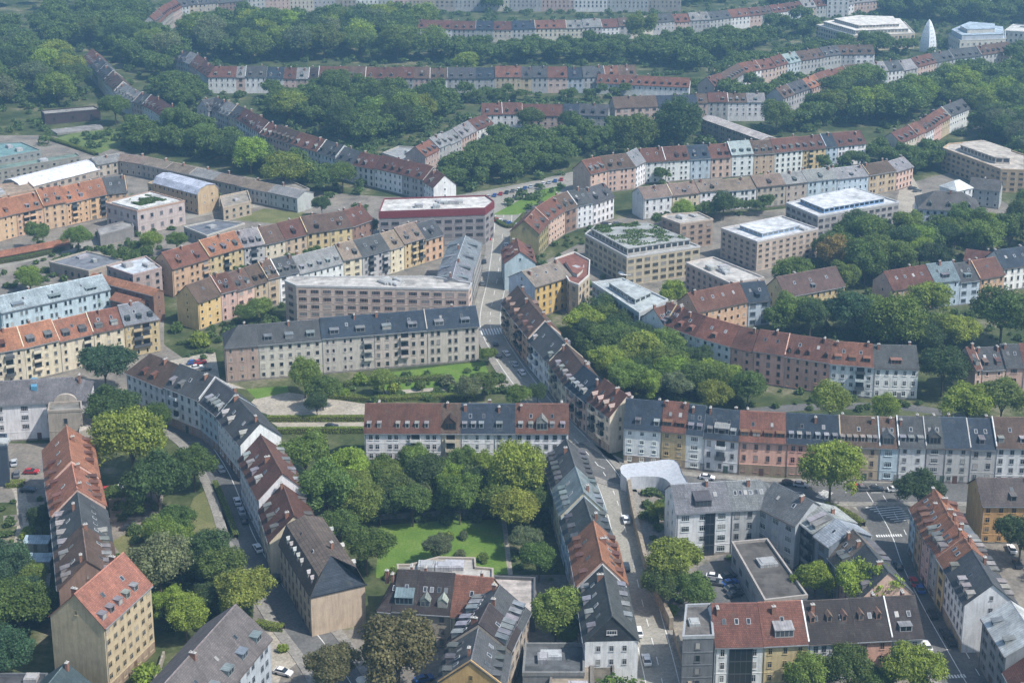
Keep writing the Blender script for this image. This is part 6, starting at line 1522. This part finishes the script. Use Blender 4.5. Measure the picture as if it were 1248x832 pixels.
for px, py, col, ang, lab in [
 (269, 571, 'silver', (-5, -8), 'silver car rounding the top of the curved street'), (289, 610, 'white', (-3, -9), 'white car parked along the curved street, topmost of three'), (294, 622, 'silver', (-3, -9), 'silver car parked along the curved street, middle of three'), (298, 633, 'dark', (-3, -9), 'dark car parked along the curved street, lowest of three'),
 (314, 667, 'white', (-5, -8), 'white car by the beige gable house on the curved street'), (336, 704, 'dark', (-5, -8), 'dark car alone on the lower curved street'), (376, 756, 'grey', (-6, -8), 'grey van like car parked before the beige house end'),
 (604, 418, 'dark', (-2, -8), 'dark car entering the middle street'), (617, 430, 'white', (-8, -10), 'white car parked in the shade of the middle street terrace'), (627, 443, 'silver', (-8, -10), 'silver car parked below the white car in the middle street'), (636, 453, 'white', (-8, -10), 'white car nearest the long block in the middle street'), (607, 432, 'dark', (-8, -10), 'dark car beside the small corner tree'),
 (763, 632, 'white', (-3, -12), 'white car driving up the near street'), (763, 690, 'dark', (-3, -12), 'dark car beside the orange gable roof'), (778, 769, 'white', (-3, -12), 'white car parked against the white gable house'), (788, 803, 'white', (-3, -12), 'white car with dark glass at the bottom of the near street'), (764, 742, 'white', (-3, -12), 'white car half hidden above the white gable house'),
 (1045, 593, 'red', (8, 0), 'red car parked before the long terrace'), (1054, 595, 'grey', (8, 0), 'grey car beside the red car'), (1068, 595, 'dark', (8, 0), 'dark car second right of the red car'), (1091, 596, 'white', (8, 0), 'white car third right of the red car'), (976, 590, 'silver', (8, 1), 'silver car left of the big street tree'), (962, 588, 'dark', (8, 1), 'dark car behind the courtyard building ridge'), (862, 581, 'white', (8, 1), 'white car above the courtyard wing roof'),
 (1095, 688, 'dark', (-6, -12), 'dark car driving down the right street'), (1114, 708, 'red', (-6, -12), 'red car parked on the right street'), (1121, 716, 'blue', (-6, -12), 'blue car parked behind the red car'), (1136, 747, 'black', (-7, -12), 'black car lower on the right street'), (1152, 770, 'dark', (-7, -12), 'dark car under the orange terrace wall'), (1158, 780, 'black', (-7, -12), 'black car at the stone base of the white house'), (1129, 786, 'white', (-6, -10), 'white car at the corner of the blackish brown roof'),
 (871, 702, 'white', (8, 1), 'white van in the courtyard car park'), (872, 709, 'grey', (8, 1), 'grey car below the white van in the car park'), (888, 701, 'dark', (8, -2), 'dark car topmost by the hall wall'), (890, 709, 'blue', (8, -2), 'blue car second by the hall wall'), (893, 716, 'grey', (8, -2), 'grey car third by the hall wall'), (896, 723, 'dark', (8, -2), 'dark car lowest by the hall wall'),
 (962, 682, 'blue', (6, 6), 'blue car behind the courtyard hall'), (967, 688, 'dark', (6, 6), 'dark car behind the courtyard hall'),
 (17, 563, 'silver', (0, -9), 'silver car in the yard of the glass fronted building'), (38, 574, 'red', (9, 0), 'red car in the left yard'), (34, 596, 'dark', (9, 0), 'dark car below the clipped hedge square'), (20, 577, 'grey', (0, -9), 'grey car below the silver car in the left yard'),
 (132, 596, 'red', (9, -1), 'red car beside the orange terrace'), (145, 594, 'silver', (9, -1), 'silver car right of the red car by the orange terrace'), (140, 602, 'blue', (9, -1), 'blue car below the red car by the orange terrace'), (157, 642, 'dark', (9, -1), 'dark car on the wall of the yard'),
 (236, 441, 'blue', (7, -1), 'blue car beside the white terrace top'), (244, 441, 'red', (7, -1), 'red car right of the blue car'), (240, 447, 'white', (7, -1), 'white car below the blue and red cars'), (250, 449, 'grey', (7, -1), 'grey car at the brick end of the slate block'),
 (404, 519, 'dark', (9, 0), 'dark car parked between the clipped hedges'), (1236, 598, 'grey', (8, 0), 'grey car behind the orange fronted house'), (345, 818, 'white', (8, 2), 'white car on the sandy verge'), (517, 826, 'blue', (8, -2), 'blue car under the huge brown tree'),
 (1240, 686, 'dark', (-5, -9), 'dark car in the yard at the right edge'), (1233, 668, 'white', (-5, -9), 'white car in the yard at the right edge'),
]: car(px, py, col, ang, lab)
cc = ['white', 'silver', 'blue', 'red', 'dark', 'grey', 'white', 'blue', 'silver', 'dark']
fork = [(588 + i * 7.4, 241 - i * 1.75) for i in range(14)]
for i, (x, y) in enumerate(fork): car(x, y, cc[i % 10], (2, -6), '%s car, %s from the left in the parking row above the street fork' % (cc[i % 10], ordw(i)))
for i in range(7): car(600 + i * 5, 266 + i * 1.3, cc[(i * 3) % 10], (3, -5), '%s car, %s from the left in the bay below the planted strip' % (cc[(i * 3) % 10], ordw(i)))
for i, (x, y, c_) in enumerate([(617, 298, 'white'), (590, 318, 'dark'), (588, 345, 'grey'), (596, 290, 'red')]): car(x, y, c_, (-1, -8), ['white car at the top of the middle street', 'dark car by the zinc roofed wing', 'grey car low beside the zinc roofed wing', 'red car beside the big grey office'][i])
for i, (x, y, c_) in enumerate([(752, 272, 'grey'), (745, 275, 'white'), (738, 272, 'dark'), (1112, 229, 'dark'), (1118, 232, 'grey')]): car(x, y, c_, (7, -1), ['grey car behind the stepped office', 'white car behind the stepped office', 'dark car behind the stepped office', 'dark car on the square by the white villa', 'grey car on the square by the white villa'][i])
# ------------------------------------------------------------------ air, light, camera
bmz = MB()
hz0, hz1 = -1.0, 215.0
bmz.box(-1550, 1550, -200, 2500, hz0, hz1, 0, bottom=True)
hm = bpy.data.materials.new('haze'); hm.use_nodes = True
hn = hm.node_tree.nodes; hl = hm.node_tree.links
for n in list(hn): hn.remove(n)
ho = hn.new('ShaderNodeOutputMaterial'); hv = hn.new('ShaderNodeVolumePrincipled')
hv.inputs['Color'].default_value = (.35, .67, 1.0, 1); hv.inputs['Density'].default_value = 0.00025; hv.inputs['Anisotropy'].default_value = .25
hl.new(hv.outputs[0], ho.inputs['Volume'])
hz = bmz.build('haze', hm); tag(hz, kind='stuff')

SUN_EL, SUN_AZ = math.radians(52), math.radians(117)        # azimuth clockwise from +Y
w = bpy.data.worlds.new('World'); scene.world = w; w.use_nodes = True
wn = w.node_tree.nodes; wl = w.node_tree.links
sky = wn.new('ShaderNodeTexSky'); sky.sky_type = 'NISHITA'; sky.sun_disc = False
sky.sun_elevation = SUN_EL; sky.sun_rotation = SUN_AZ; sky.air_density = 1.3; sky.dust_density = 1.5
wl.new(sky.outputs[0], wn['Background'].inputs['Color']); wn['Background'].inputs['Strength'].default_value = .145
sl = bpy.data.lights.new('sun', 'SUN'); sl.energy = 4.8; sl.angle = math.radians(.6); sl.color = (1, .965, .91)
so = bpy.data.objects.new('sun', sl); COL.objects.link(so)
dirv = Vector((math.sin(SUN_AZ) * math.cos(SUN_EL), math.cos(SUN_AZ) * math.cos(SUN_EL), math.sin(SUN_EL)))
so.rotation_euler = dirv.to_track_quat('Z', 'Y').to_euler(); so.location = dirv * 400

cam = bpy.data.cameras.new('camera'); co = bpy.data.objects.new('camera', cam); COL.objects.link(co)
cam.sensor_width = 36; cam.sensor_fit = 'HORIZONTAL'; cam.lens = F_PX / 1248 * 36
cam.shift_y = -(416 - CY) / 1248; cam.clip_start = 1; cam.clip_end = 6000
co.location = (0, 0, CAM_H); co.rotation_euler = (math.pi / 2 - PITCH, 0, 0)
scene.camera = co
scene.collection.children.link(COL)
vs = scene.view_settings; scene.display_settings.display_device = 'sRGB'
vs.view_transform = 'Standard'; vs.look = 'None'; vs.gamma = 1; vs.exposure = 0.36; vs.use_curve_mapping = False
cy = scene.cycles
cy.use_denoising = True; cy.max_bounces = 5; cy.diffuse_bounces = 2; cy.glossy_bounces = 2; cy.transmission_bounces = 2; cy.volume_bounces = 0; cy.transparent_max_bounces = 4
cy.use_adaptive_sampling = True; cy.adaptive_threshold = .02
scene.render.film_transparent = False
